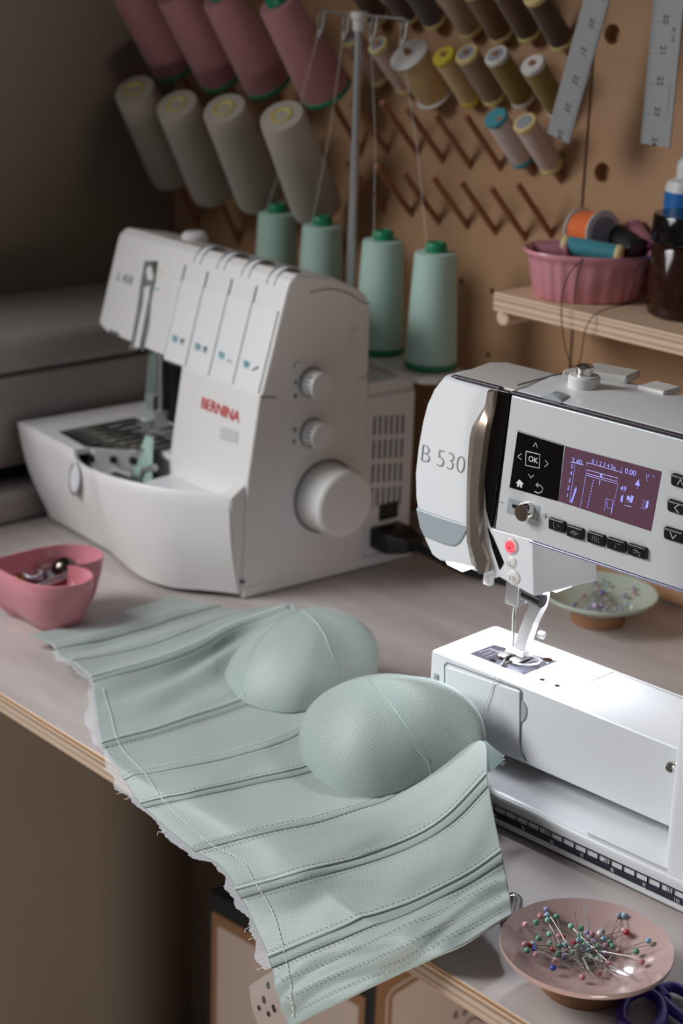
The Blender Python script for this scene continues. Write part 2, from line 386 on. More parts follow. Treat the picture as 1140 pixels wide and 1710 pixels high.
spool_px('thread_spool', None, (885,58), 0.0115, th('chestnut_thread', (98,70,46)), M['flange_cream'], 'chestnut brown spool at the top between two other brown ones', G1)
spool_px('thread_spool', None, (940,72), 0.0115, th('cocoa_thread', (90,64,46)), M['flange_cream'], 'cocoa brown spool at the top, beside the tilted ruler', G1)
spool_px('thread_spool', None, (634,132), 0.0115, th('blush_thread', (186,152,130)), M['flange_cream'], 'blush spool partly behind the pole of the thread stand', G2, end='label')
spool_px('thread_spool', None, (679,146), 0.0105, th('shell_thread', (206,176,160)), M['flange_cream'], 'slim shell pink spool beside the fat cream spool', G2, end='label')
spool_px('wide_spool', None, (727,158), 0.0185, th('butter_thread', (214,180,124)), M['flange_white'], 'fat cream spool with broad white rims', G2, L=0.058, wide=True)
spool_px('thread_spool', None, (788,166), 0.0115, th('straw_thread', (206,176,124)), M['yellow_plastic'], 'straw coloured spool with a yellow end', G2)
spool_px('thread_spool', None, (826,164), 0.0115, th('greige_thread', (150,124,104)), M['flange_cream'], 'greige spool with a grey end label beside the straw one', G2, end='label')
spool_px('thread_spool', None, (875,168), 0.0115, th('olive_gold_thread', (140,116,46)), M['flange_white'], 'olive gold spool with a printed white end', G2, end='label')
spool_px('thread_spool', None, (935,184), 0.0115, th('moss_gold_thread', (138,116,48)), M['flange_white'], 'moss gold spool running behind the tilted ruler', G2)
sp_t = spool('thread_spool', at_y(882, 281, BY), 0.0112, 0.062, th('white_pink_thread', (216,198,190)), plain('teal_spool_rim', (70,150,164), 0.5), 'white spool with teal rims in the third row', G3)
sp_p = spool('thread_spool', at_y(930, 291, BY), 0.0112, 0.062, th('pale_rose_thread', (214,188,176)), M['flange_cream'], 'pale rose spool with cream rims in the third row', G3, end='label')

# big cones on long pegs
def cone_parts(o, mt, cap, r0=0.0275, r1=0.020, H=0.112, hole=None):
    bm = bmesh.new(); lathe(bm, [(0.007, 0.006), (r0*0.985, 0.006), (r0, 0.009), (r1, H), (r1*0.96, H+0.0025), (0.007, H+0.003)], 36); finish('thread', bm, mt, o)
    if hole:
        bm = bmesh.new(); lathe(bm, [(0.0045, H+0.0022), (0.0085, H+0.0022), (0.0115, H+0.0036), (0.0100, H+0.0042), (0.006, H+0.001), (0.0045, H+0.001)], 24); finish('cone_tip', bm, hole, o)
        bm = bmesh.new(); lathe(bm, [(0.0045, 0), (r0*0.96, 0), (r0*0.99, 0.003), (r0*0.99, 0.0062), (0.0045, 0.0062)], 36); finish('cone_base', bm, mt, o)
    else:
        bm = bmesh.new(); lathe(bm, [(0.0045, H+0.002), (0.0105, H+0.002), (0.0110, H+0.008), (0.0095, H+0.012), (0.007, H+0.0125), (0.0045, H+0.010)], 24); finish('cone_tip', bm, cap, o)
        bm = bmesh.new(); lathe(bm, [(0.0045, 0), (r0*0.95, 0), (r0*1.02, 0.002), (r0*1.02, 0.0055), (r0*0.96, 0.0065), (0.0045, 0.0065)], 36); finish('cone_base', bm, cap, o)
def hung_cone(px, py, mt, cap, label, group, hole=None, length=0.165, yo=0.045, elev=60, dx=0.0, **k):
    C = at_y(px, py, BY-yo); e_ = math.radians(elev); d = Vector((dx, -math.cos(e_), math.sin(e_))).normalized(); P = C + d*(yo/d.y)
    b = P - Vector((SEAMX, BY, 0)); bm = bmesh.new(); tube(bm, [b-d*0.004, b+d*(length+yo-0.02), b+d*(length+yo-0.018)], 0.0034, 12); finish('peg', bm, M['dowel'], pw)
    o = empty('thread_cone', (0, 0, 0), 0, label, 'thread cone', group); o.matrix_world = axis_matrix(C, d); cone_parts(o, mt, cap, hole=hole, **k); return o
for (px, py), l in zip([(296,114),(375,130),(452,140),(547,155)], ['pink thread cone furthest into the wall corner', 'pink thread cone second from the wall corner', 'pink thread cone between two others, third from the corner', 'pink thread cone closest to the thread stand head']):
    hung_cone(px, py, M['pink_thread'], M['green_plastic'], l, 'pink cones on the board', elev=52, yo=0.05, length=0.15)
for (px, py), l in zip([(291,292),(360,319),(437,330),(530,347)], ['cream thread cone in the dark wall corner', 'cream thread cone second from the wall corner', 'cream thread cone between two others, third from the corner', 'cream thread cone nearest the thread stand pole']):
    hung_cone(px, py, M['cream_thread'], None, l, 'cream cones on the board', hole=M['yellow_plastic'], r0=0.0275, r1=0.0235, H=0.126, elev=54, yo=0.047, dx=0.2)

# ------------------------------------------------------------------ rulers
def ruler(name, tl, bl, br, y, label, group, nums, tick_side, tilt):
    """tl/bl/br pixels: a point on the left edge, bottom left corner, bottom right corner"""
    A, Bp, Cp = at_y(*bl, y), at_y(*br, y), at_y(*tl, y)
    up = (Cp-A).normalized(); rt = up.cross(Vector((0, 1, 0))).normalized() * -1
    if rt.x < 0: rt = -rt
    W = (Bp-A).dot(rt); L = 0.6096
    o = empty(name, A, 0, label, 'ruler', group)
    q = lambda u, v, d=0.0: rt*u + up*v + Vector((0, -d, 0))
    bm = bmesh.new(); rings = [[q(0, 0, d), q(W, 0, d), q(W, L, d), q(0, L, d)] for d in (0, 0.0012)]; loft(bm, rings); finish('blade', bm, M['aluminium'], o, bevel=0.0003)
    bm = bmesh.new(); inch = 0.0254
    for i in range(0, 16*12):
        v = 0.0005 + i*inch/16
        if v > 0.40: break
        l = 0.011 if i % 16 == 0 else 0.0075 if i % 8 == 0 else 0.0055 if i % 4 == 0 else 0.0038 if i % 2 == 0 else 0.0026
        u0, u1 = (0.0003, l) if tick_side == 'L' else (W-l, W-0.0003)
        bm.faces.new([bm.verts.new(q(a, b, 0.00135)) for a, b in ((u0, v-0.00016), (u1, v-0.00016), (u1, v+0.00016), (u0, v+0.00016))])
    finish('graduations', bm, M['ink_dark'], o, smooth=False)
    for i, s in enumerate(nums):
        v = 0.0035 + i*inch if tick_side == 'L' else 0.0045 + i*inch
        u = W*0.47 if tick_side == 'L' else W*0.56
        text_on('numeral', s, 0.0082, M['ink_dark'], o, q(u, v, 0.0013), -up, rt, 0.0001, bold=0.0001)
    return o, q, W, up, rt
r1, q1, W1, u1_, t1_ = ruler('metal_ruler', (975, 0), (914, 222), (951, 240), 1.205, 'tilted metal ruler hanging over the gap between the boards', 'metal rulers', ['24', '23', '22', '21', '20', '19'], 'R', 0)
r2, q2, W2, u2_, t2_ = ruler('metal_ruler', (1092, 0), (1070, 240), (1119, 247), 1.215, 'upright metal ruler hanging in front of the plain panel', 'metal rulers', ['24', '23', '22', '21', '20', '19'], 'L', 0)
text_on('numeral', '80 100', 0.0045, M['ink_dark'], r2, q2(W2*0.76, 0.093, 0.0013), -u2_, t2_, 0.0001)
bm = bmesh.new()
for k in range(9): bm.faces.new([bm.verts.new(q2(W2*0.80+a, 0.030+k*0.0028+b, 0.0014)) for a, b in ((0, 0), (0.0016, 0), (0.0016, 0.0018), (0, 0.0018))])
finish('fine_print', bm, M['ink'], r2, smooth=False)
for o, q, W in ((r1, q1, W1), (r2, q2, W2)):      # the hook peg each ruler hangs from, above the picture
    P = o.matrix_basis.translation + q(W/2, 0.59); bm = bmesh.new(); tube(bm, [P+Vector((0, BY-P.y, 0)), P+Vector((0, -0.012, 0))], 0.003, 10)
    h = finish('ruler_hook', bm, M['steel']); tag(h, 'steel hook holding the tilted ruler' if o is r1 else 'steel hook holding the upright ruler', 'hook')

# ------------------------------------------------------------------ shelf
SY, SZ = 1.150, None
sa = at_y(824, 487, SY); SZ = sa.z
shf = empty('wall_shelf', (sa.x, SY, SZ), 0, 'plywood wall shelf carrying the ribbed dish and jar', 'shelf')
bm = bmesh.new(); box(bm, 0, 0.75, 0, BY-SY-0.001, -0.017, 0)
o = finish('shelf_board', bm, [M['ply_h'], M['shelf_edge']], shf, smooth=False, bevel=0.0008)
for p in o.data.polygons:
    if abs(p.normal.y) > 0.9 or abs(p.normal.x) > 0.9: p.material_index = 1
dp = at_y(840, 541, SY+0.012)
for dx in (0.0, 0.55):
    bm = bmesh.new(); zc = -0.017-0.0078; xc = dp.x-sa.x+dx
    lathe(bm, [(0.0001, 0.0), (0.0068, 0.0), (0.0077, 0.001), (0.0077, BY-SY-0.012), (0.0001, BY-SY-0.012)], 24, Matrix.Translation((xc, 0.010, zc)) @ Matrix.Rotation(-PI/2, 4, 'X')); finish('support_dowel', bm, M['ply_h'], shf)

# ribbed dish
DC = Vector((-0.990, 1.203, SZ))
cdx, cdy = Vector((0.678, 0.735)), Vector((-0.735, 0.678))
def oval(ax, ay, z, n=96, rib=0.0, cx=0, cy=0):
    out = []
    for i in range(n):
        a = 2*PI*i/n; k = 1 + rib*math.cos(24*a)
        e = 0.88
        c, s = math.cos(a), math.sin(a)
        u, v = ax*k*math.copysign(abs(c)**e, c), ay*k*math.copysign(abs(s)**e, s)
        out.append(Vector((cdx.x*u+cdy.x*v+cx, cdx.y*u+cdy.y*v+cy, z)))
    return out
dsh = empty('ribbed_dish', DC, 0, 'rose pink ribbed oval dish of spools on the wall shelf', 'dish')
bm = bmesh.new(); H = 0.044
loft(bm, [oval(.044,.033,0), oval(.0465,.035,.002,rib=.022), oval(.052,.040,H*.75,rib=.032), oval(.054,.0415,H*.84,rib=.006), oval(.0575,.0445,H*.9), oval(.0585,.0455,H*.96), oval(.0575,.0445,H), oval(.0545,.0415,H*.97), oval(.051,.039,H*.7), oval(.045,.033,.006)])
finish('bowl', bm, M['pink_ribbed'], dsh, angle=60)
# spools in the dish
def lying(name, c, d, r, L, mt, fl, label, wide=False, group='loose spools in the ribbed dish', **k):
    d = Vector(d).normalized(); return spool(name, Vector(c)-d*L/2, r, L, mt, fl, label, group, off=0, wide=wide, d=d, **k)
ce = at_plane(988, 417, DC + Vector((0, -0.016, 0)), CF)
lying('thread_spool', ce, CR*0.97 - CU*0.24 - CF*0.35, 0.0085, 0.055, th('teal_thread', (62,152,166)), M['flange_cream'], 'teal spool lying across the front of the ribbed dish')
ce2 = at_plane(988, 387, DC + Vector((-0.012, 0.010, 0)), CF)
lying('thread_spool', ce2, CR*0.55 - CU*0.22 - CF*0.85, 0.0185, 0.034, th('orange_thread', (238,110,32)), M['flange_white'], 'orange spool with white rims in the ribbed dish', wide=True, end='label')
ce3 = at_plane(1046, 410, DC + Vector((0.012, 0.018, 0)), CF)
lying('thread_spool', ce3, CR*0.5 - CU*0.5 - CF*0.7, 0.013, 0.036, plain('black_thread', (14,14,16), 0.7), M['black'], 'black spool lying at the back of the ribbed dish')
ce4 = at_plane(1068, 402, DC + Vector((0.014, 0.030, 0)), CF)
lying('thread_spool', ce4, CR*0.3 - CU*0.6 - CF*0.5, 0.011, 0.036, th('rose_thread', (190,116,134)), plain('rose_rim', (200,130,146), 0.5), 'rose spool leaning at the far end of the ribbed dish')
ce5 = at_plane(925, 418, DC + Vector((0.0, 0.004, -0.01)), CF)
lying('thread_spool', ce5, CR*0.8 - CF*0.6, 0.009, 0.036, th('dusk_thread', (150,92,104)), plain('dusk_rim', (170,104,118), 0.5), 'dusky pink spool low at the left end of the ribbed dish')
# black thread looping down over the shelf edge
def polypx(pts): return [at_plane(a, b, (0, y, 0), (0, 1, 0)) for a, b, y in pts]
bm = bmesh.new()
pts = catmull([tuple(v) for v in polypx([(972,434,1.152),(955,450,1.146),(941,480,1.143),(937,520,1.142),(940,560,1.142),(948,595,1.142),(957,613,1.143),(965,608,1.143),(972,580,1.143),(978,548,1.143),(990,528,1.147),(1010,517,1.16),(1050,508,1.18)])], 90)
tube(bm, [tuple(p) for p in pts], 0.0005, 6)
pts = catmull([tuple(v) for v in polypx([(974,432,1.153),(967,450,1.148),(961,480,1.147),(959,508,1.149)])], 24); tube(bm, [tuple(p) for p in pts], 0.0005, 6)
tag(finish('loose_thread', bm, plain('black_loose_thread', (24,18,18), 0.7)), 'black loose thread looping out of the ribbed dish over the shelf edge', 'thread')

# jar and bottle
JC = Vector((-0.888, 1.216, SZ))
jar = empty('amber_jar', JC, 0, 'dark amber jar with black lid on the shelf', 'jar')
bm = bmesh.new(); lathe(bm, [(0.0001,0),(0.030,0),(0.0335,0.003),(0.034,0.007),(0.034,0.058),(0.031,0.063),(0.029,0.066),(0.0001,0.066)], 48); finish('body', bm, M['amber'], jar)
bm = bmesh.new(); lathe(bm, [(0.0001,0.064),(0.0345,0.064),(0.035,0.065),(0.035,0.086),(0.034,0.088),(0.0001,0.0885)], 48); finish('lid', bm, M['black_gloss'], jar)
BC = Vector((-0.924, 1.2490, SZ))
bt = empty('glue_bottle', BC, 0, 'white bottle with blue label behind the amber jar', 'bottle')
bm = bmesh.new(); lathe(bm, [(0.0001,0),(0.0165,0),(0.018,0.002),(0.018,0.104),(0.016,0.109),(0.009,0.112),(0.0001,0.112)], 32); finish('body', bm, M['bottle_white'], bt)
bm = bmesh.new(); lathe(bm, [(0.0178,0.02),(0.0184,0.02),(0.0184,0.100),(0.0178,0.100)], 32)
finish('blue_label', bm, M['blue_label'], bt)
bm = bmesh.new(); lathe(bm, [(0.0001,0.111),(0.0095,0.111),(0.0095,0.124),(0.007,0.130),(0.003,0.142),(0.0001,0.143)], 24); finish('cap', bm, M['bottle_white'], bt)
# ------------------------------------------------------------------ box under the table
bxl = at_y(345, 1487, 1.0); bxr = at_y(622, 1690, 1.0)
BW = 0.240; BH = bxl.z+0.92
bx = empty('storage_box', (bxl.x, 1.0, bxl.z-BH), math.radians(5), 'black edged kraft storage box with pale printed panels under the table', 'box')
bm = bmesh.new(); box(bm, 0, BW, 0, 0.26, 0, BH); finish('carcass', bm, M['black_card'], bx, bevel=0.002)
e = 0.0095
bm = bmesh.new(); box(bm, e, BW-e, -0.001, 0.001, e, BH-e*2.2); finish('front_border', bm, M['kraft'], bx, smooth=False)
bm = bmesh.new(); box(bm, e+0.0095, BW-e-0.0075, -0.0016, 0.001, e+0.01, BH-e*2.2-0.013); finish('front_panel', bm, M['pale_card'], bx, smooth=False)
bm = bmesh.new(); box(bm, BW-0.001, BW+0.001, 0.005, 0.255, e, BH-0.002); finish('side_border', bm, M['kraft'], bx, smooth=False)
def rounded(y0, y1, z0, z1, r, n=6):
    o = []
    for cy, cz, a0 in ((y1-r, z1-r, 0), (y0+r, z1-r, PI/2), (y0+r, z0+r, PI), (y1-r, z0+r, 1.5*PI)):
        for i in range(n+1): o.append((cy+r*math.cos(a0+PI/2*i/n), cz+r*math.sin(a0+PI/2*i/n)))
    return o
bm = bmesh.new(); prism(bm, rounded(0.020, 0.242, 0.02, BH-0.018, 0.012), 'x', BW, BW+0.0014); finish('side_outline', bm, M['pale_card'], bx, smooth=False)
bm = bmesh.new(); prism(bm, rounded(0.023, 0.239, 0.023, BH-0.021, 0.010), 'x', BW, BW+0.0017); finish('side_outline', bm, M['kraft'], bx, smooth=False)
bm = bmesh.new(); prism(bm, rounded(0.029, 0.233, 0.029, BH-0.027, 0.006), 'x', BW, BW+0.0021); finish('side_label', bm, M['pale_card'], bx, smooth=False)
bf = Frame((bxl.x, 1.0, bxl.z-BH), 5)
g = bf.onx(761, 1693, BW+0.0022); g2 = bf.onx(776, 1689, BW+0.0022)
text_on('lettering', 's', 0.016, M['ink_dark'], bx, g, (0, 1, -0.02), (0, 0, 1), bold=0.0008); text_on('lettering', 'o', 0.014, M['ink_dark'], bx, g2, (0, 1, -0.02), (0, 0, 1), bold=0.0006)
bm = bmesh.new(); tube(bm, [tuple(bf.onx(a, b, BW+0.0023)) for a, b in ((778,1711),(783,1704),(790,1700),(799,1700),(806,1706))], 0.0011, 6); finish('lettering', bm, M['ink_dark'], bx)

# ------------------------------------------------------------------ cutting machine along the left wall
cm = empty('cutting_machine', (-1.514, 0.35, 0), 0, 'long pale craft cutting machine against the left wall behind the overlocker', 'cutting machine')
bm = bmesh.new(); prism(bm, [(-0.18,0.001),(0.027,0.001),(0.030,0.006),(0.030,0.028),(0.024,0.034),(-0.06,0.036),(-0.07,0.049),(-0.004,0.050),(0.0,0.056),(0.006,0.075),(0.008,0.11),(0.004,0.150),(-0.18,0.150)], 'y', 0, 0.86)
finish('body', bm, M['cutter'], cm, bevel=0.003, seg=3)
bm = bmesh.new(); prism(bm, [(-0.18,0.153),(0.001,0.153),(0.004,0.160),(0.000,0.182),(-0.006,0.189),(-0.02,0.192),(-0.18,0.192)], 'y', 0.002, 0.858)
finish('lid', bm, M['cutter'], cm, bevel=0.003, seg=3)
bm = bmesh.new(); box(bm, -0.06, -0.012, 0.03, 0.83, 0.0345, 0.050); finish('feed_slot', bm, M['black'], cm)
bm = bmesh.new(); box(bm, -0.179, 0.0, 0.002, 0.858, 0.149, 0.154); finish('lid_gap', bm, M['seam'], cm)

# ------------------------------------------------------------------ overlocker (serger)
SF = Frame(at_z(417, 998), -3.664)
sg = empty('overlocker', SF.o, SF.a, 'white four thread overlocker with a thread stand behind it', 'overlocker')
def sg_head_profile(dz=0, dy=0):
    return [(0.0095,0.194),(0.0362,0.2895),(0.0395,0.298),(0.047,0.3035),(0.092,0.296),(0.122,0.282),(0.1315,0.274),(0.1355,0.262),(0.136,0.198),(0.11,0.193)]
# column and head: one moulded body
bm = bmesh.new(); prism(bm, [(0.0085,0.197),(-0.0045,0.115),(-0.009,0.010),(-0.0085,0.0032),(0.137,0.0032),(0.1365,0.197)], 'x', -0.130, 0.0); finish('column', bm, M['white'], sg, bevel=0.0025, seg=3)
bm = bmesh.new()
hp = sg_head_profile(); rings = []
for x, s in ((-0.296, 0.10), (-0.2945, 0.045), (-0.2905, 0.018), (-0.283, 0.004), (-0.272, 0), (-0.006, 0), (-0.002, 0.004), (0.0, 0.012)):
    cy, cz = 0.075, 0.245; rings.append([(x, cy+(y-cy)*(1-s), cz+(z-cz)*(1-s)) for y, z in hp])
loft(bm, rings); 
for v in bm.verts:                    # lower left corner of the head is cut upwards
    if v.co.x < -0.2 and v.co.z < 0.21: dz_ = min(1, (-0.2-v.co.x)/0.09)**2*0.010; v.co.z += dz_; v.co.y += dz_*(0.0267/0.0955) if v.co.y < 0.08 else 0
finish('head', bm, M['white'], sg, bevel=0.003, seg=3)
bm = bmesh.new(); box(bm, -0.30, -0.003, 0.13, 0.2005, 0.0035, 0.176); finish('rear_housing', bm, M['white'], sg, bevel=0.004, seg=3)
bm = bmesh.new(); box(bm, -0.126, 0.0012, -0.0085, 0.2005, 0.001, 0.012); finish('foot_rail', bm, M['white'], sg, bevel=0.002)
# bed with looper recess
bm = bmesh.new(); prism(bm, [(-0.312,0.100),(-0.322,0.100),(-0.290,0.004),(-0.128,0.004),(-0.128,0.100)], 'y', 0.004, 0.137); finish('bed', bm, M['white'], sg, bevel=0.002)
bm = bmesh.new(); prism(bm, [(-0.322,-0.066),(-0.205,-0.070),(-0.198,-0.02),(-0.198,0.0),(-0.128,0.0),(-0.128,0.135),(-0.322,0.135)], 'z', 0.0985, 0.1052); finish('bed_top', bm, M['white'], sg, bevel=0.0015)
M['recess'] = plain('recess_grey', (150, 160, 152), 0.5)
bm = bmesh.new(); box(bm, -0.296, -0.06, -0.050, 0.004, 0.006, 0.046); finish('recess_floor', bm, M['recess'], sg)
bm = bmesh.new(); prism(bm, [(-0.264,-0.052),(-0.206,-0.056),(-0.160,-0.012),(-0.150,0.040),(-0.268,0.040)], 'z', 0.1053, 0.1064); finish('needle_plate', bm, plain('dark_needle_plate', (96, 94, 92), 0.3, 0.8), sg, bevel=0.0003)
bm = bmesh.new()
for k in range(7):
    x = -0.256+0.0145*k; pts = catmull([(x, -0.046+0.005*max(k-3, 0), 0.1067), (x+0.006, -0.01, 0.1067), (x+0.002, 0.036, 0.1067)], 10); tube(bm, [tuple(p) for p in pts], 0.0007, 6)
finish('feed_teeth', bm, M['chrome'], sg)
pc = [SF.onz(a, b, 0.1165) for a, b in ((236,697),(262,692),(291,708),(288,722))]
bm = bmesh.new(); prism(bm, [(p.x, p.y) for p in pc], 'z', 0.1066, 0.1165); finish('plate_carrier', bm, M['white_mach'], sg, bevel=0.001)
bm = bmesh.new(); prism(bm, [(-0.205,-0.052),(-0.195,-0.052),(-0.160,-0.014),(-0.160,-0.006),(-0.205,-0.010)], 'z', 0.044, 0.1050); finish('looper_guard', bm, plain('guard_grey', (186, 190, 186), 0.4), sg, bevel=0.001)
for k, (x, y) in enumerate(((-0.200,-0.0535),(-0.184,-0.0385),(-0.170,-0.024))):
    bm = bmesh.new(); box(bm, x-0.005, x+0.005, y-0.002, y+0.003, 0.092, 0.099)
    finish('stitch_finger', bm, M['black'], sg, bevel=0.001)
bm = bmesh.new(); tube(bm, [(-0.196,-0.045,0.05),(-0.188,-0.046,0.075),(-0.176,-0.038,0.086),(-0.160,-0.030,0.083)], 0.0035, 10); tube(bm, [(-0.165,-0.020,0.05),(-0.158,-0.022,0.07),(-0.150,-0.022,0.090),(-0.136,-0.018,0.096)], 0.004, 10)
finish('looper', bm, M['steel'], sg)
bm = bmesh.new()
for k in range(60):
    x = random.uniform(-0.175, -0.13); y = random.uniform(-0.05, -0.010); z = random.uniform(0.047, 0.060)
    pts = catmull([(x, y, z), (x+random.uniform(-.015,.015), y+random.uniform(-.01,.01), z+random.uniform(-.005,.012)), (x+random.uniform(-.02,.02), y, z-0.002)], 7); tube(bm, [tuple(p) for p in pts], 0.0009, 5)
for k in range(12): tube(bm, [(-0.170+0.001*k, -0.006, 0.118), (-0.166+0.0026*k, -0.022, 0.090), (-0.163+0.0034*k, -0.024, 0.050)], 0.0011, 5)
finish('lint_and_thread_ends', bm, plain('mint_lint', (176, 204, 192), 0.8), sg); sg.children[-1]['kind'] = 'stuff'
bm = bmesh.new(); prism(bm, [(-0.126,0.004),(-0.004,0.004),(-0.0075,-0.022),(-0.055,-0.050),(-0.100,-0.068),(-0.118,-0.040)], 'z', 0.080, 0.0915); finish('chip_tray', bm, M['white_mach'], sg, bevel=0.003)
# curved front cover
topc = catmull([(-0.322,-0.068,0.1035),(-0.262,-0.0695,0.1035),(-0.212,-0.0705,0.1035),(-0.204,-0.0705,0.1025),(-0.201,-0.0705,0.0955),(-0.192,-0.069,0.0915),(-0.178,-0.070,0.0915),(-0.163,-0.074,0.0955),(-0.141,-0.081,0.0995),(-0.112,-0.0765,0.0998),(-0.085,-0.067,0.0998),(-0.06,-0.055,0.1002),(-0.03,-0.037,0.1012),(-0.006,-0.021,0.1025)], 60)
botc = catmull([(-0.288,-0.050,0.006),(-0.235,-0.050,0.0055),(-0.195,-0.050,0.005),(-0.172,-0.050,0.005),(-0.145,-0.055,0.005),(-0.110,-0.061,0.005),(-0.078,-0.0615,0.005),(-0.050,-0.052,0.005),(-0.028,-0.034,0.006),(-0.002,-0.0125,0.006)], 60)
bm = bmesh.new(); rings = []
nrm = []
for i in range(60):
    a, b = topc[max(i-1,0)], topc[min(i+1,59)]; t = Vector((b[0]-a[0], b[1]-a[1], 0)).normalized(); nrm.append(Vector((-t.y, t.x, 0)))
for i in range(60):
    T_, B_ = Vector(topc[i]), Vector(botc[i]); n = nrm[i]; ring = []
    for k in range(9):
        s = k/8; p = B_.lerp(T_, s); bulge = math.sin(PI*s)*0.006; ring.append(p - n*bulge)
    th_ = 0.005
    ring += [T_ + Vector((0,0,0.0012)) + n*0.001, T_ + Vector((0,0,0.0012)) + n*(th_-0.001), T_ + n*th_, B_ + n*th_]
    rings.append(ring)
loft(bm, rings); finish('front_cover', bm, M['white'], sg, angle=50)
# side flank between cover and column
bm = bmesh.new(); loft(bm, [[(-0.003,-0.0205,0.1015),(-0.003,-0.0115,0.006),(-0.003,-0.006,0.006),(-0.003,0.0,0.115)], [(-0.016,-0.0275,0.1005),(-0.016,-0.019,0.006),(-0.016,-0.006,0.006),(-0.016,0.0,0.1155)]]); finish('cover_flank', bm, M['white'], sg, bevel=0.0008)
# cover catch, small marks
ca = SF.ony(120, 798, -0.073)
bm = bmesh.new(); lathe(bm, [(0.0001,-0.003),(0.0155,-0.003),(0.016,-0.001),(0.013,0.0012),(0.0001,0.0015)], 32, Matrix.Translation((ca.x+0.004, -0.0715, ca.z)) @ Matrix.Rotation(PI/2-0.12, 4, 'X') @ Matrix.Scale(0.62, 4, (1,0,0))); finish('cover_catch', bm, M['white_mach'], sg)
bm = bmesh.new(); lathe(bm, [(0.0001,-0.003),(0.0178,-0.003),(0.0178,0.0006),(0.0001,0.0006)], 32, Matrix.Translation((ca.x+0.0030, -0.0713, ca.z)) @ Matrix.Rotation(PI/2-0.12, 4, 'X') @ Matrix.Scale(0.62, 4, (1,0,0))); finish('catch_recess', bm, M['light_seam'], sg)
bm = bmesh.new(); box(bm, -0.016, 0.0006, -0.0098, -0.006, 0.0165, 0.019); finish('base_slot', bm, M['seam'], sg)
# tension panels on the slanted head front
A0, A1 = Vector((0, 0.0362, 0.2895)), Vector((0, 0.0095, 0.194)); hn = (0, (A0-A1).z, -(A0-A1).y)
hnv = Vector(hn).normalized() * -1                  # points out of the front
def hf(px, py, off=0.0): return SF.ontilt(px, py, A0, hn) + hnv*off
xe = [-0.163, -0.1245, -0.084, -0.0445, -0.0035]
sl = lambda x, z, off: Vector((x, A1.y + (z-A1.z)*(A0.y-A1.y)/(A0.z-A1.z), z)) + hnv*off
M['tension_panel'] = plain('glossy_white_panel', (230, 230, 230), 0.22)
for i in range(4):
    xa, xb = xe[i]+0.0008, xe[i+1]-0.0008
    bm = bmesh.new(); loft(bm, [[sl(xa, 0.1955, o_), sl(xb, 0.1955, o_), sl(xb, 0.2715, o_), sl(xa, 0.2715, o_)] for o_ in (0.0002, 0.0016)]); finish('tension_panel', bm, M['tension_panel'], sg, bevel=0.0005)
    # tension dial: a narrow ribbed wheel showing in a slot above the panel
    xm = (xa+xb)/2 - 0.002
    bm = bmesh.new(); lathe(bm, [(0.0001,-0.0048),(0.0165,-0.0048),(0.0175,-0.0035),(0.0175,0.0035),(0.0165,0.0048),(0.0001,0.0048)], 40, Matrix.Translation((xm, 0.0545, 0.2880)) @ Matrix.Rotation(PI/2, 4, 'Y')); dl = finish('tension_dial', bm, M['white_mach'], sg)
    bm = bmesh.new()
    for s in (-1, 1): lathe(bm, [(0.0150,-0.0006),(0.0182,-0.0006),(0.0182,0.0006),(0.0150,0.0006)], 40, Matrix.Translation((xm+s*0.0058, 0.0545, 0.2878)) @ Matrix.Rotation(PI/2, 4, 'Y'))
    finish('dial_slot', bm, M['light_seam'], sg)
    for s_ in range(3): pass
    ic = sl((xa+xb)/2, 0.216, 0.0018)
    bm = bmesh.new()
    for k in range(3): box(bm, ic.x-0.010+0.003*k, ic.x-0.0085+0.003*k, ic.y-0.0005, ic.y+0.0003, ic.z-0.004, ic.z+0.005)
    finish('threading_mark', bm, plain('teal_mark', (146, 190, 196), 0.6), sg, smooth=False)
    bm = bmesh.new()
    if i >= 2: tube(bm, [(ic.x+0.003, ic.y, ic.z-0.002), (ic.x+0.007, ic.y-0.0002, ic.z), (ic.x+0.012, ic.y, ic.z+(0.003 if i == 3 else -0.003))], 0.0007, 6)
    else: tube(bm, [(ic.x+0.004, ic.y, ic.z-0.005), (ic.x+0.005, ic.y, ic.z+0.004)], 0.0007, 6); tube(bm, [(ic.x+0.008, ic.y, ic.z-0.004), (ic.x+0.008, ic.y, ic.z+0.005)], 0.0006, 6)
    finish('threading_mark', bm, M['ink'], sg)
bm = bmesh.new()
for x in xe[:4]: loft(bm, [[sl(x-0.0007, 0.1942, o_), sl(x+0.0007, 0.1942, o_), sl(x+0.0007, 0.286, o_), sl(x-0.0007, 0.286, o_)] for o_ in (-0.0005, 0.0008)])
loft(bm, [[sl(-0.165, 0.1938, o_), sl(-0.0003, 0.1938, o_), sl(-0.0003, 0.1950, o_), sl(-0.165, 0.1950, o_)] for o_ in (-0.0005, 0.0008)])
finish('panel_gap', bm, M['seam'], sg)
bm = bmesh.new(); tube(bm, [(0.0002, 0.010, 0.1945), (0.0002, 0.026, 0.192)], 0.0006, 6); finish('side_gap', bm, M['seam'], sg)
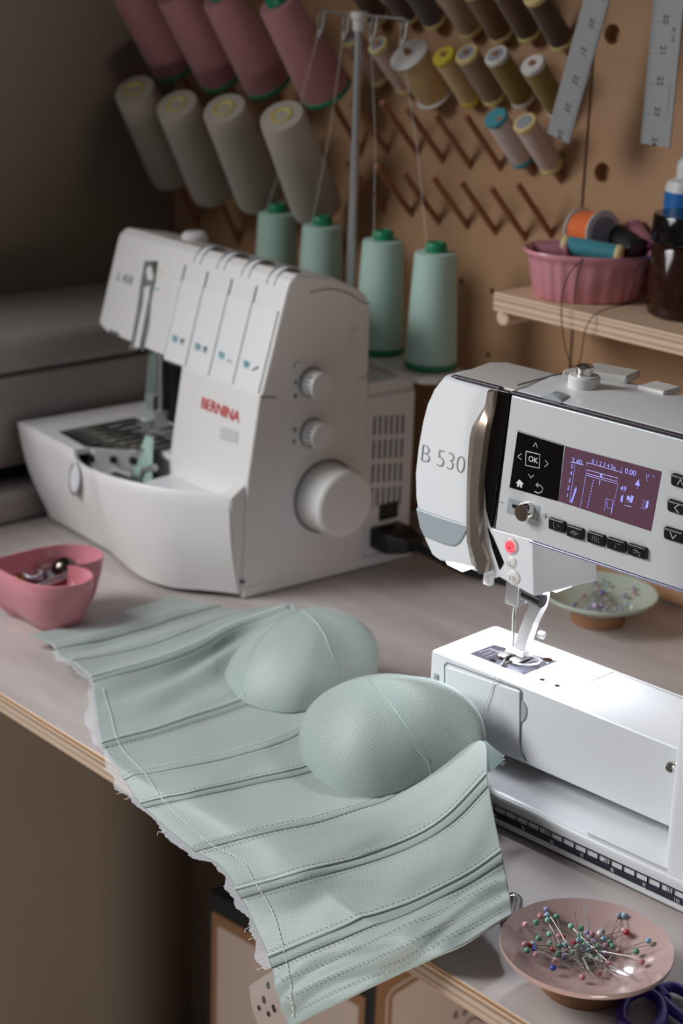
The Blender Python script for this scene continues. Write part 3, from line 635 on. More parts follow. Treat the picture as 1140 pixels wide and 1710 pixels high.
# take-up slot and left cover lines
def hpoly(name, pts, off0, off1, mat, bevel=0.0):
    bm = bmesh.new(); loft(bm, [[hf(a, b, off0) for a, b in pts], [hf(a, b, off1) for a, b in pts]]); return finish(name, bm, mat, sg, bevel=bevel)
hpoly('thread_slot', [(242,436),(264,436),(260,470),(253,500),(249,545),(240,586),(215,583),(221,565),(229,520),(236,470)], -0.001, 0.0006, plain('slot_grey', (118, 116, 114), 0.5))
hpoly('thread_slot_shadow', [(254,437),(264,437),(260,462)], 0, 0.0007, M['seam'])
hpoly('take_up_cover', [(249,446),(254,444),(258,461),(256,470),(249,468),(246,456)], 0, 0.0020, M['white'], 0.0006)
hpoly('take_up_cover', [(243,480),(253,477),(251,495),(243,535),(235,582),(226,580),(234,540),(241,505)], 0, 0.0020, M['white'], 0.0006)
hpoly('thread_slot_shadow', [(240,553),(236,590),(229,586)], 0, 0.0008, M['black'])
hpoly('indicator', [(267,452),(269.5,452),(269.5,456),(267,456)], 0, 0.0006, plain('yellow_mark', (206,190,90), 0.5)); hpoly('indicator', [(260.5,481),(264,481),(264,485),(260.5,485)], 0, 0.0006, plain('teal_dot', (70,170,160), 0.5))
text_on('lettering', 'L 450', 0.0125, M['light_seam'], sg, hf(209, 466, 0.0004), (1,0,0), A0-A1, 0.0002, spacing=1.05)
text_on('lettering', 'BERNINA', 0.0046, M['ink'], sg, hf(191, 556, 0.0004), (1,0,0), A0-A1, 0.0002, bold=0.0001)
# BERNINA in red on the column
B0, B1 = Vector((0, 0.0085, 0.197)), Vector((0, -0.0045, 0.115)); cn = (0, (B0-B1).z, -(B0-B1).y); cnv = -Vector(cn).normalized()
cf = lambda px, py, off=0.0: SF.ontilt(px, py, B0, cn) + cnv*off
text_on('lettering', 'BERNINA', 0.0155, M['red'], sg, cf(368, 685, 0.0006), (1,0,0), B0-B1, 0.0003, spacing=0.98, bold=0.0)
bm = bmesh.new(); loft(bm, [[cf(a, b, o_) for a, b in ((369,712),(398,720),(397,741),(368,733))] for o_ in (-0.0005, 0.0006)]); finish('name_badge', bm, plain('pale_grey_badge', (196,196,196), 0.4), sg, smooth=False)
# side knobs, hand wheel, vents, switch
Rx = Matrix.Rotation(PI/2, 4, 'Y')
def knob(name, y, z, r, L, mat, mark=True):
    bm = bmesh.new(); lathe(bm, [(0.0001,0),(r*1.0,0),(r,0.002),(r*0.97,L-0.002),(r*0.9,L),(0.0001,L)], 40, Matrix.Translation((0.001, y, z)) @ Rx)
    o = finish(name, bm, mat, sg)
    bm = bmesh.new(); lathe(bm, [(0.0001,0),(r*1.1,0),(r*1.1,0.0012),(0.0001,0.0012)], 40, Matrix.Translation((0.0, y, z)) @ Rx); c = finish(name+'_collar', bm, M['light_seam'], o)
    if mark:
        bm = bmesh.new()
        for k in range(5):
            a = -0.7+0.35*k; lathe(bm, [(0.0001,0),(0.0011,0),(0.0008,0.004)], 6, Matrix.Translation((0.001+L*0.6, y-r*math.cos(a), z+r*math.sin(a))) @ Rx)
        finish('grip_marks', bm, M['light_seam'], o)
    return o
knob('stitch_knob', 0.0665, 0.2005, 0.0132, 0.016, M['white']); knob('stitch_knob', 0.0690, 0.1515, 0.0132, 0.016, M['white'])
hw = knob('handwheel', 0.086, 0.0860, 0.0335, 0.034, M['white'], False)
bm = bmesh.new(); lathe(bm, [(0.0001,0),(0.005,0),(0.0055,0.0008),(0.0001,0.001)], 24, Matrix.Translation((0.0006, 0.051, 0.217)) @ Rx); finish('screw_cover', bm, M['white'], sg)
bm = bmesh.new(); lathe(bm, [(0.0001,0),(0.0055,0),(0.006,0.0006),(0.0001,0.0008)], 24, Matrix.Translation((0.0006, 0.118, 0.240)) @ Rx); finish('screw_cover', bm, M['white'], sg)
bm = bmesh.new(); pts = catmull([(0.0004,0.062,0.2855),(0.0004,0.086,0.2865),(0.0004,0.112,0.278),(0.0004,0.126,0.2695),(0.0004,0.134,0.268)], 24); tube(bm, [tuple(p) for p in pts], 0.0006, 6); finish('moulding_line', bm, M['light_seam'], sg)
bm = bmesh.new()
for (y, z, dy) in ((0.047,0.203,0.002),(0.047,0.190,0.003),(0.047,0.1575,0.003),(0.047,0.146,0.002)):
    box(bm, 0, 0.0006, y, y+dy, z-0.002, z+0.002)
finish('knob_symbol', bm, M['ink'], sg, smooth=False)
bm = bmesh.new()
for r_ in range(4):
    for c_ in range(6):
        y = 0.1465+0.0072*c_; z = 0.155-0.0245*r_-0.0008*c_; box(bm, -0.004, -0.0022, y, y+0.0026, z-0.019, z)
finish('vent_slots', bm, M['ink'], sg, smooth=False)
bm = bmesh.new(); box(bm, -0.005, -0.0012, 0.158, 0.182, 0.0455, 0.0625); finish('power_switch', bm, M['black_gloss'], sg, bevel=0.001)
# dark hook mechanism under the head
bm = bmesh.new(); box(bm, -0.186, -0.162, 0.020, 0.046, 0.128, 0.196); box(bm, -0.196, -0.184, 0.022, 0.034, 0.140, 0.156); finish('presser_bar_block', bm, M['black'], sg, bevel=0.002)
bm = bmesh.new(); tube(bm, [(-0.192,0.020,0.196),(-0.192,0.020,0.150)], 0.0032, 12); tube(bm, [(-0.176,0.014,0.196),(-0.176,0.014,0.135)], 0.0026, 12); box(bm, -0.200, -0.186, 0.012, 0.024, 0.136, 0.152); box(bm, -0.206, -0.166, 0.004, 0.028, 0.1185, 0.1215); box(bm, -0.180, -0.170, 0.008, 0.020, 0.122, 0.140); finish('presser_foot', bm, M['steel'], sg, bevel=0.0006)
bm = bmesh.new()
for k in range(5): tube(bm, [(-0.202+0.003*k, 0.018, 0.196), (-0.200+0.003*k, 0.012, 0.150), (-0.200+0.004*k, 0.006, 0.122)], 0.0004, 5)
finish('needle_thread', bm, M['mint_thread'], sg)
bm = bmesh.new(); lathe(bm, [(0.0001,0.296),(0.013,0.296),(0.0135,0.302),(0.010,0.3055),(0.0001,0.306)], 24, None, -0.222, 0.085); finish('pressure_knob', bm, M['white'], sg)
# thread stand
CZ = 0.197
cone_px = [((463,345), 0.316), ((538,366), 0.316), ((640,390), 0.316), ((728,410), 0.316)]
cones = [at_z(px, py, z) for (px, py), z in cone_px]
cl = [SF.loc(c) for c in cones]
bm = bmesh.new(); x0 = min(c.x for c in cl)-0.035; x1 = max(c.x for c in cl)+0.034; yc = sum(c.y for c in cl)/4
prism(bm, [(x0, yc-0.034), (x1-0.010, yc-0.034), (x1, yc-0.020), (x1, yc+0.026), (x0, yc+0.026)], 'z', CZ-0.009, CZ-0.001); finish('stand_plate', bm, M['white'], sg, bevel=0.003)
bm = bmesh.new(); prism(bm, [(x0+0.05, 0.14), (-0.006, 0.14), (-0.006, yc-0.012), (x0+0.05, yc-0.012)], 'z', 0.172, CZ-0.008); finish('stand_bracket', bm, M['white'], sg, bevel=0.003)
for c in cl:
    bm = bmesh.new(); lathe(bm, [(0.0001,CZ-0.002),(0.0035,CZ-0.002),(0.003,CZ+0.118),(0.0001,CZ+0.121)], 12, None, c.x, c.y); finish('spool_pin', bm, M['white'], sg)
py_ = yc-0.012
pt, pb = SF.ony(597, 30, py_), SF.ony(586, 446, py_)
bm = bmesh.new(); tube(bm, [(pb.x, py_, CZ-0.004), (pb.x, py_, (pt.z+pb.z)/2)], 0.0046, 16); tube(bm, [(pb.x, py_, (pt.z+pb.z)/2), (pb.x, py_, pt.z)], 0.0038, 16)
finish('stand_pole', bm, M['steel'], sg)
bm = bmesh.new(); lathe(bm, [(0.0001,pt.z-0.012),(0.0055,pt.z-0.012),(0.0065,pt.z-0.002),(0.0085,pt.z+0.0),(0.0085,pt.z+0.006),(0.0001,pt.z+0.0065)], 24, None, pb.x, py_); finish('pole_cap', bm, M['white'], sg)
bm = bmesh.new(); hooks = []
for px, py in ((538,18),(579,30),(625,52),(675,68)):
    h = SF.ony(px, py, py_); hooks.append(h)
zt = pt.z+0.003
tube(bm, [(hooks[0].x, py_, zt), (hooks[3].x, py_, zt)], 0.0014, 8)
for h in hooks:
    pts = [(h.x, py_, zt), (h.x, py_-0.003, zt-0.004), (h.x, py_-0.004, zt-0.020), (h.x+0.002, py_-0.006, zt-0.025), (h.x+0.004, py_-0.004, zt-0.020), (h.x+0.004, py_, zt-0.001)]
    tube(bm, [tuple(p) for p in catmull(pts, 18)], 0.0013, 8)
finish('thread_guide', bm, plain('dull_wire', (150, 146, 142), 0.5, 0.7), sg)
# black power plug in the side
plug = empty('power_plug', SF.o + SF.ex*0.0 + SF.ey*0.165, SF.a, 'black power plug and cord in the side of the overlocker', 'plug')
bm = bmesh.new(); loft(bm, [[(-0.0025,-0.019,0.020),(-0.0025,0.019,0.018),(-0.0025,0.019,0.042),(-0.0025,-0.019,0.042)], [(0.020,-0.018,0.019),(0.020,0.020,0.017),(0.020,0.020,0.041),(0.020,-0.018,0.041)], [(0.034,0.000,0.020),(0.034,0.022,0.019),(0.034,0.022,0.034),(0.034,0.0,0.034)]]); finish('plug_body', bm, M['black'], plug, bevel=0.003)
bm = bmesh.new(); tube(bm, [tuple(p) for p in catmull([(0.030,0.010,0.027),(0.050,0.020,0.020),(0.075,0.035,0.010),(0.11,0.055,0.006),(0.16,0.075,0.0045)], 24)], 0.0042, 12); finish('cord', bm, M['black'], plug)
# mint cones on the stand, each with its thread up to the guide
for c, h, l in zip(cones, hooks, ['mint thread cone on the stand, farthest behind the overlocker head', 'mint thread cone on the stand just before the pole', 'mint thread cone on the stand just past the pole', 'mint thread cone at the outer end of the stand']):
    o = empty('thread_cone', (c.x, c.y, SF.o.z+CZ), 0, l, 'thread cone', 'mint cones on the thread stand')
    cone_parts(o, M['mint_thread'], M['green_plastic'], r0=0.0255, r1=0.0205, H=0.110)
    hw_ = SF.o + SF.ex*h.x + SF.ey*(py_-0.004) + SF.ez*(zt-0.02) - o.location
    bm = bmesh.new(); tube(bm, [(0.0, -0.0205, 0.070), (0.0, -0.013, 0.121), (hw_.x*0.5, hw_.y*0.5-0.003, 0.12+(hw_.z-0.12)*0.5), tuple(hw_)], 0.00028, 5); finish('thread_end', bm, M['stitch_light'], o)

# ------------------------------------------------------------------ sewing machine
BF = Frame(at_z(1140, 1530), 3.446)
sm = empty('sewing_machine', BF.o, BF.a, 'white computerised sewing machine with a lit lamp and purple screen', 'sewing machine')
TL = 0.09                                                 # how far the head front leans back
HP, HN = (0, 0.040, 0.25), (0, 1, -TL)
fy = lambda z: 0.040 + (z-0.25)*TL
def ff(px, py, off=0.0):
    p = BF.ontilt(px, py, HP, HN); return Vector((p.x, p.y-off, p.z))
def fpoly(name, pts, o0, o1, mat, parent=None, bevel=0.0, seg=2):
    bm = bmesh.new(); loft(bm, [[ff(a, b, o0) for a, b in pts], [ff(a, b, o1) for a, b in pts]]); return finish(name, bm, mat, parent or sm, bevel=bevel, seg=seg)
Z0, Z1 = 0.2045, 0.3035
# base
bm = bmesh.new(); prism(bm, [(0.0,0.0015),(-0.0005,0.004),(0.001,0.0225),(0.005,0.0255),(0.165,0.0255),(0.170,0.0015)], 'x', -0.232, 0.175); finish('base', bm, M['white_mach'], sm, bevel=0.003, seg=3)
bm = bmesh.new(); box(bm, -0.228, 0.17, -0.0012, 0.001, 0.0080, 0.0122); finish('measure_strip', bm, plain('dark_blue_strip', (34, 38, 54), 0.5), sm, smooth=False)
bm = bmesh.new(); c8 = BF.ony(1019, 1437, 0.0); c25 = BF.ony(1124, 1486, 0.0); per = (c25.x-c8.x)/5
for k in range(-14, 16):
    x = c8.x + per*k; box(bm, x-0.00009, x+0.00009, -0.0008, 0.0005, 0.0122, 0.0166)
box(bm, -0.228, 0.17, -0.0008, 0.0005, 0.0165, 0.0167)
finish('measure_ticks', bm, M['ink_dark'], sm, smooth=False)
for k, s in ((-10, '10'), (-5, '15'), (0, '20'), (5, '25')): text_on('numeral', s, 0.0042, M['ink_dark'], sm, (c8.x+per*k-0.0032, -0.0009, 0.0146), (1,0,0), (0,0,1), 0.0001)
for k, s in ((3, '3'), (4, '4'), (5, '5'), (6, '6'), (7, '7'), (8, '8'), (9, '9'), (10, '10')): text_on('numeral', s+'|', 0.0040, M['ink_white'], sm, (c8.x+per*(k*2.54-20), -0.0015, 0.0101), (1,0,0), (0,0,1), 0.0001)
bm = bmesh.new(); prism(bm, [(-0.0834,0.0030),(-0.0760,0.013),(-0.066,0.028),(-0.058,0.042),(-0.050,0.058),(0.02,0.058),(0.02,0.0030)], 'z', 0.0250, 0.0272); finish('base_platform', bm, M['white_mach'], sm, bevel=0.0008)
# arm
bm = bmesh.new(); rings = []
for x, s in ((-0.2585, 0.90), (-0.2565, 0.97), (-0.252, 1.0), (0.0, 1.0), (0.05, 1.0)):
    k = 0 if x > -0.1 else 0.0
    prof = [(0.0345,0.0365),(0.0345,0.0955),(0.108,0.0955),(0.108,0.0365)]
    cy, cz = 0.071, 0.066; rings.append([(x, cy+(y-cy)*s, cz+(z-cz)*s) for y, z in prof])
loft(bm, rings); finish('free_arm', bm, M['white_mach'], sm, bevel=0.0065, seg=5)
def ay(px, py, y=0.0340): p = BF.ony(px, py, y); return p
bm = bmesh.new(); d = [(-0.2455,0.0395),(-0.2455,0.0900),(-0.1755,0.0905),(-0.1745,0.0545),(-0.1752,0.040)]; d = [tuple(ay(a,b).xz) for a, b in ((742,1112),(868,1155),(868,1240),(875,1267),(742,1215))]
prism(bm, d, 'y', 0.0337, 0.036); finish('bobbin_door', bm, M['white_mach'], sm, bevel=0.001)
bm = bmesh.new()
tube(bm, [tuple(ay(a_, b_, 0.0338)) for a_, b_ in ((742,1150),(742,1110),(746,1106),(866,1150),(870,1156),(868.5,1190),(867.5,1238),(870,1255),(878,1271))], 0.00042, 6); finish('door_gap', bm, plain('door_gap_grey', (104, 104, 106), 0.7), sm)
bm = bmesh.new(); hp2 = [(870, 1169), (874, 1172), (878, 1180), (879, 1189), (877, 1198), (873, 1204), (869, 1206)]
loft(bm, [[(ay(a_, b_).x, y_, ay(a_, b_).z) for a_, b_ in hp2] for y_ in (0.0337, 0.036)]); finish('finger_notch', bm, plain('notch_grey', (172, 175, 176), 0.4), sm, smooth=False)
nb = ay(737, 1137); bm = bmesh.new(); box(bm, -0.2525, -0.2475, 0.0335, 0.036, nb.z-0.006, nb.z+0.004); finish('end_notch', bm, M['grey_plastic'], sm, bevel=0.001)
pl4 = [BF.onz(a, b, 0.0957) for a, b in ((783,1092),(824,1077),(931,1104),(873,1127))]
np_ = empty('needle_plate', (0,0,0)); np_.parent = sm
bm = bmesh.new(); prism(bm, [(p.x, p.y) for p in pl4], 'z', 0.0950, 0.0961); finish('plate', bm, M['plate'], np_, bevel=0.0003)
PX = lambda a, b, z=0.0963: BF.onz(a, b, z)
bm = bmesh.new()
for p0, p1 in (((830,1100),(872,1078)),((842,1108),(884,1092))):
    a, b = PX(*p0), PX(*p1); v = (b-a); n = Vector((-v.y, v.x, 0)).normalized()*0.0016
    loft(bm, [[a-n, a+n, b+n, b-n], [a-n+Vector((0,0,.0006)), a+n+Vector((0,0,.0006)), b+n+Vector((0,0,.0006)), b-n+Vector((0,0,.0006))]])
finish('feed_dog', bm, plain('feed_dog', (120,112,100), 0.4, 0.8), np_, smooth=False)
bm = bmesh.new()
for p in ((822,1103),(842,1112),(860,1093),(866,1096)):
    a = PX(*p); box(bm, a.x-0.002, a.x+0.002, a.y-0.0014, a.y+0.0014, 0.0958, 0.0968)
finish('feed_slot', bm, M['black'], np_, smooth=False)
bm = bmesh.new()
for p0, p1 in (((800,1090),(820,1083)),((806,1094),(826,1086)),((812,1098),(838,1087)),((817,1083),(843,1093)),((868,1104),(890,1094)),((876,1108),(900,1098)),((884,1112),(908,1102)),((880,1101),(905,1103))):
    a, b = PX(*p0), PX(*p1); tube(bm, [tuple(a), tuple(b)], 0.00035, 5)
finish('plate_lines', bm, M['label_grey'], np_)
bm = bmesh.new(); a = PX(914, 1102); lathe(bm, [(0.0001,0),(0.004,0),(0.0036,0.0007),(0.0001,0.0008)], 24, Matrix.Translation((a.x, a.y, 0.0961))); finish('plate_screw', bm, M['chrome'], np_)
bm = bmesh.new()
for p in ((905,1135),(930,1145)):
    a = BF.onz(*p, 0.0956); lathe(bm, [(0.0001,0),(0.0020,0),(0.0020,0.0007),(0.0001,0.0007)], 16, Matrix.Translation((a.x, a.y, 0.0952)))
finish('bed_holes', bm, M['black'], sm)
bm = bmesh.new()
for p0, p1 in (((1024,1122),(985,1138)),((1024,1122),(1140,1167))):
    a, b = BF.onz(*p0, 0.0956), BF.onz(*p1, 0.0956); tube(bm, [tuple(a), tuple(b)], 0.00035, 5)
finish('bed_line', bm, M['light_seam'], sm)
# column / pillar at the right of the throat
bm = bmesh.new(); prism(bm, [(-0.0225,0.006),(-0.0135,0.0015),(0.175,0.0015),(0.175,0.150),(-0.0225,0.150)], 'z', 0.0205, Z0+0.01); finish('column', bm, M['white_mach'], sm, bevel=0.005, seg=4)
bm = bmesh.new(); prism(bm, [(-0.055,0.060),(-0.012,0.0445),(-0.012,0.14),(-0.055,0.14)], 'z', 0.0254, 0.0370); finish('arm_root', bm, M['white_mach'], sm, bevel=0.006, seg=4)
# head
X0 = -0.204
bm = bmesh.new(); prism(bm, [(fy(Z0)+0.004,Z0),(fy(Z0),Z0+0.004),(fy(Z1-0.003),Z1-0.003),(fy(Z1)+0.003,Z1+0.0005),(0.085,Z1+0.0045),(0.128,Z1+0.001),(0.136,Z1-0.010),(0.132,Z0)], 'x', X0+0.001, 0.175); finish('head', bm, M['white_mach'], sm, bevel=0.0015)
bm = bmesh.new(); fr_pts = [(X0+0.0012, Z0+0.0012), (0.17, Z0+0.0012), (0.17, Z1-0.002), (X0+0.0012, Z1-0.002)]
loft(bm, [[(x, fy(z)-o_, z) for x, z in fr_pts] for o_ in (0.0, 0.0022)]); finish('front_panel', bm, M['silver_front'], sm, bevel=0.0012, seg=3)
bm = bmesh.new(); loft(bm, [[(x, fy(z)-o_, z) for x, z in ((X0, Z1-0.0016), (0.17, Z1-0.0016), (0.17, Z1+0.0003), (X0, Z1+0.0003))] for o_ in (-0.002, 0.0026)]); finish('front_trim', bm, plain('dark_bronze_trim', (84, 78, 88), 0.25, 0.6), sm, bevel=0.0004)
bm = bmesh.new(); loft(bm, [[(x, fy(z)-o_, z) for x, z in ((X0+0.032, Z0-0.0006), (0.17, Z0-0.0006), (0.17, Z0+0.0010), (X0+0.032, Z0+0.0010))] for o_ in (-0.002, 0.0026)]); finish('front_trim', bm, plain('lilac_trim', (170, 168, 190), 0.2, 0.5), sm, bevel=0.0004)
# nose cover on the left
nose = [ff(a, b) for a, b in ((742,627),(727,646),(716,670),(708,700),(700,745),(695,790),(696,830),(701,865),(712,905),(724,930),(735,938),(832,957),(822,890),(818,830),(823,760),(838,700),(850,657))]
bm = bmesh.new(); rings = []
ctr = Vector((-0.245, 0, 0.24))
for yo, s in ((-0.002, 0.965), (0.0, 0.985), (0.004, 1.0), (0.060, 1.0), (0.066, 0.985), (0.069, 0.96)):
    ring = []
    for p in nose:
        q = ctr + (Vector((p.x, 0, p.z))-ctr)*s
        if p.x > -0.225: q.x = p.x
        ring.append((q.x, fy(q.z)+yo, q.z))
    rings.append(ring)
loft(bm, rings); finish('face_cover', bm, M['white_mach'], sm, angle=50)
bm = bmesh.new()
tt = [(-0.262,Z1+0.001),(X0+0.002,Z1+0.001)]
prism(bm, [(fy(Z1)+0.003,Z1+0.0005),(0.085,Z1+0.0035),(0.106,Z1+0.0005),(0.108,Z1-0.006),(fy(Z1)+0.003,Z1-0.006)], 'x', -0.2595, X0+0.0005); finish('top_lid', bm, M['grey_roof'], sm, bevel=0.0015)
bm = bmesh.new(); loft(bm, [[(x, fy(z)-o_, z) for x, z in ((-0.259, Z1-0.0010), (-0.215, Z1-0.0008), (-0.215, Z1+0.0007), (-0.259, Z1+0.0007))] for o_ in (-0.003, 0.0012)]); finish('front_trim', bm, plain('dark_bronze_trim_b', (84, 78, 88), 0.25, 0.6), sm, bevel=0.0004)
fpoly('visor', [(698,846),(712,852),(740,862),(775,873),(790,876),(783,886),(772,905),(762,911),(748,909),(712,895),(705,880)], -0.001, 0.0032, M['visor'], bevel=0.0012)
fpoly('thread_channel', [(836,650),(855,654),(851,690),(843,740),(836,790),(829,840),(823,880),(815,850),(812,800),(818,735),(825,690)], -0.001, 0.0030, M['black_gloss'], bevel=0.0006)
fpoly('thread_channel', [(818,880),(826,893),(845,938),(838,950),(826,915)], -0.001, 0.0030, M['black_gloss'])
bm = bmesh.new()
lev = [((827,648),(836,651)),((822,672),(831,684)),((800,708),(825,686+24)),((796,725),(821,735)),((793,760),(816,776)),((791,800),(812,815)),((790,850),(812,860)),((791,900),(814,905)),((798,935),(824,935)),((813,953),(824,952))]
rings = []
for a, b in lev:
    A, Bq = ff(*a, 0.0025), ff(*b, 0.0025); Mq = A.lerp(Bq, 0.55)
    rings.append([A, A+Vector((0.0006,-0.006,0)), Mq+Vector((0,-0.0095,0)), Bq+Vector((-0.0006,-0.006,0)), Bq])
loft(bm, rings); finish('thread_lever', bm, plain('warm_chrome', (182, 168, 154), 0.28, 0.85), sm, angle=40)
text_on('lettering', 'B 530', 0.0190, plain('pale_grey_lettering', (140, 142, 144), 0.5), sm, ff(742, 767, 0.0024), (1,0,0), (0,TL,1), 0.0002, spacing=0.98, bold=-0.00055)
text_on('lettering', 'BERNINA', 0.0064, plain('silver_lettering', (160, 164, 168), 0.4), sm, ff(756, 928, 0.0012), (1,0,0), (0,TL,1), 0.0002, bold=0.00006)
# keypad and screen
kp = fpoly('keypad', [(868,718),(945,742),(935,836),(854,813)], 0.0, 0.0030, M['black_gloss'], bevel=0.0006)
def strokes(name, segs, r, mat, parent, off=0.0032):
    bm = bmesh.new()
    for s in segs: tube(bm, [tuple(ff(a, b, off)) for a, b in s], r, 5)
    return finish(name, bm, mat, parent)
strokes('key_symbol', [[(883,752),(906,757.5),(905,780.5),(882,775.5),(883,752)], [(895,744.5),(899,737.5),(902,746)], [(875,756),(869,761),(875,766)], [(915,767),(920,773),(914,778)], [(887,790),(891,796.5),(896,791.5)], [(897,819),(903,822),(909,820),(911,814),(907,809),(900,808)], [(903,805),(899.5,808),(903,812)]], 0.00028, M['ink_white'], kp)
text_on('lettering', 'OK', 0.0056, M['ink_white'], kp, ff(894.5, 766.5, 0.0031), (1,0,0), (0,TL,1), 0.0001)
bm = bmesh.new(); loft(bm, [[ff(a, b, o_) for a, b in ((866,805),(872,799),(879,807),(876.5,807),(876,813),(873,812),(873,808),(871.5,807.5),(871,811.5),(868,811),(868.5,806))] for o_ in (0.003, 0.0033)]); finish('key_symbol', bm, M['ink_white'], kp, smooth=False)
scr = fpoly('screen', [(947,743),(1108,786),(1090,886),(936,836)], 0.0, 0.0026, M['screen'], bevel=0.0003)
so = 0.0028
strokes('screen_lines', [
    [(964,775),(955,838)], [(966,812),(958,839)], [(984,771),(1043,788)], [(984,771),(984,776)], [(1042,779),(1041,790)],
    [(983,783),(1036,797.5),(1035,803),(982,789),(983,783)], [(982,792),(1036,807),(1024,857)], [(982,792),(973,846)],
    [(1016,831),(1027,834),(1024,857)], [(1016,831),(1013,852)], [(1018,836),(1017,846),(1023,848)], [(957,770),(978,775)],
    [(1045,824),(1042,838)], [(1058,824),(1057,838),(1050,836)], [(1046,842),(1058,845)], [(1086,834),(1082,849),(1074,846)], [(1077,833),(1082,836),(1076,841),(1080,845)],
    [(1088,790),(1086,796),(1083,793)], [(1093,792),(1097,795)], [(1084,790),(1083,797),(1085,802)], [(1064,806),(1069,812),(1068,815)]], 0.00016, M['screen_ink'], scr, so)
strokes('stitch_preview', [[(995-1.0*k, 800+4.4*k), (994.6-1.0*k, 802+4.4*k)] for k in range(11)] + [[(958+0.0, 836), (966, 812)]], 0.00035, M['screen_ink'], scr, so)
bm = bmesh.new()
for pts in (((1064,808),(1070,799),(1072,810)), ((1051,826),(1055,827),(1056,834),(1050,833)), ((1058,826),(1062,827),(1059,838),(1055,837)), ((1041,826),(1044,827),(1043,837),(1040,836)), ((1084,835),(1087,836),(1085,847),(1081,846)), ((964,814),(967,815),(959,838),(956.5,837.5)), ((1006,789),(1009,790),(1009,795.5),(1006,794.7))):
    loft(bm, [[ff(a, b, o_) for a, b in pts] for o_ in (0.0026, 0.0029)])
finish('screen_icons', bm, M['screen_ink'], scr, smooth=False)
for s, p, z in (('2.40', (967,769.5), 0.0050), ('0.00', (1056.5,787.5), 0.0052), ('49', (1044.5,815), 0.0050), ('0 1 2 3 4 5x', (1012,774.5), 0.0040), ('I', (1005,805), 0.005), ('5', (959,778), 0.004), ('4', (957.5,789), 0.004), ('3', (955,801), 0.004), ('2', (953,813.5), 0.004), ('1', (951.5,826), 0.004)):
    text_on('numeral', s, z, M['screen_ink'], scr, ff(*p, so), (1,0,0), (0,TL,1), 0.0001)
# slider
sdl = empty('speed_slider', (0,0,0)); sdl.parent = sm
fpoly('track_plate', [(852,828),(906,843),(904,871),(848,856)], 0.0, 0.0026, M['grey_plastic'], sdl, bevel=0.001)
fpoly('slot', [(860,840),(880,846),(879,852),(859,846)], 0.0, 0.0030, M['black'], sdl)
kc = ff(885, 852); bm = bmesh.new(); lathe(bm, [(0.0001,-0.001),(0.0066,-0.001),(0.0066,0.006),(0.0058,0.008),(0.0001,0.0085)], 28, Matrix.Translation((kc.x, kc.y-0.002, kc.z)) @ Matrix.Rotation(PI/2, 4, 'X')); finish('knob', bm, M['chrome'], sdl)
text_on('lettering', '+', 0.009, M['ink'], sm, ff(914, 862, 0.0024), (1,0,0), (0,TL,1), 0.0001); text_on('lettering', '–', 0.008, M['ink'], sm, ff(841, 837, 0.0024), (1,0,0), (0,TL,1), 0.0001)
# black keys
key_sym = [[[(-4,-5),(-4,3),(-2,5)], [(2,-2),(5,1)]], [[(-7,1),(0,-3),(7,0),(0,4),(-7,1)], [(-2,0),(4,1)]], [[(-2,5),(-1,-5)], [(2,5),(1,-4)], [(-6,5),(-4,-4)], [(6,6),(4,-3)]], [[(-1,5),(1,-5)], [(4,-4),(7,-3)]], [[(0,-5),(0,4)], [(-6,-2),(6,1)], [(-6,2),(-3,4)], [(3,5),(6,5)]]]
for k, (cx, cy) in enumerate(((935.5,875),(966,887),(1001,897.5),(1035,908),(1070,918.5))):
    wd = 13.5+0.6*k; sl_ = 0.31
    pts = [(cx-wd, cy-wd*sl_-10), (cx+wd, cy+wd*sl_-10), (cx+wd-1, cy+wd*sl_+10), (cx-wd-1, cy-wd*sl_+10)]
    kk = fpoly('key', pts, 0.0, 0.0048, M['black'], bevel=0.0014, seg=3)
    strokes('key_symbol', [[(cx+a, cy+b+a*sl_) for a, b in s] for s in key_sym[k]], 0.00028, M['ink'], kk, 0.0049)
for px, py, s in ((1143,803,'^'), (1137,846,'<'), (1131,892,'v')):
    w_ = 18; kk = fpoly('key', [(px-w_, py-w_*0.3-11), (px+w_, py+w_*0.3-11), (px+w_-1, py+w_*0.3+11), (px-w_-1, py-w_*0.3+11)], 0.0, 0.0048, M['black'], bevel=0.0025, seg=4)
    sg_ = {'<': [(4,-7),(-4,0),(3,7)], 'v': [(-5,-5),(-1,5),(5,-3)], '^': [(-5,5),(0,-5),(5,5)]}[s]
    strokes('key_symbol', [[(px+a, py+b+a*0.3) for a, b in sg_]], 0.00035, M['ink_white'], kk, 0.0049)
# lower housing with start button
hs = [ff(820, 880), ff(893, 900), ff(895, 995), ff(828, 958)]
bm = bmesh.new()
ring0 = [(p.x, p.y-0.0024, p.z) for p in hs]; 
ring1 = [(hs[0].x, 0.092, Z0+0.002), (hs[1].x+0.008, 0.092, Z0+0.002), (hs[2].x+0.012, 0.088, hs[2].z+0.001), (hs[3].x, 0.092, hs[3].z)]
loft(bm, [ring0, ring1]); finish('lower_housing', bm, M['white_mach'], sm, bevel=0.0012, seg=3)
def button(px, py, rx, rz, mat, name, h=0.004):
    c = ff(px, py, 0.0024); bm = bmesh.new(); lathe(bm, [(0.0001,0),(1.0,0),(0.95,h*0.6),(0.7,h),(0.0001,h)], 28, Matrix.Translation((c.x, c.y+0.0005, c.z)) @ Matrix.Rotation(PI/2, 4, 'X') @ Matrix.Diagonal((rx, rz, 1, 1))); return finish(name, bm, mat, sm)
button(857, 911, 0.0064, 0.0064, plain('frosted_ring', (222,200,202), 0.3), 'button_ring', 0.002); button(857, 911, 0.0047, 0.0047, M['led'], 'start_button', 0.0032); button(858, 912, 0.0009, 0.0009, M['ink_dark'], 'button_mark', 0.0036)
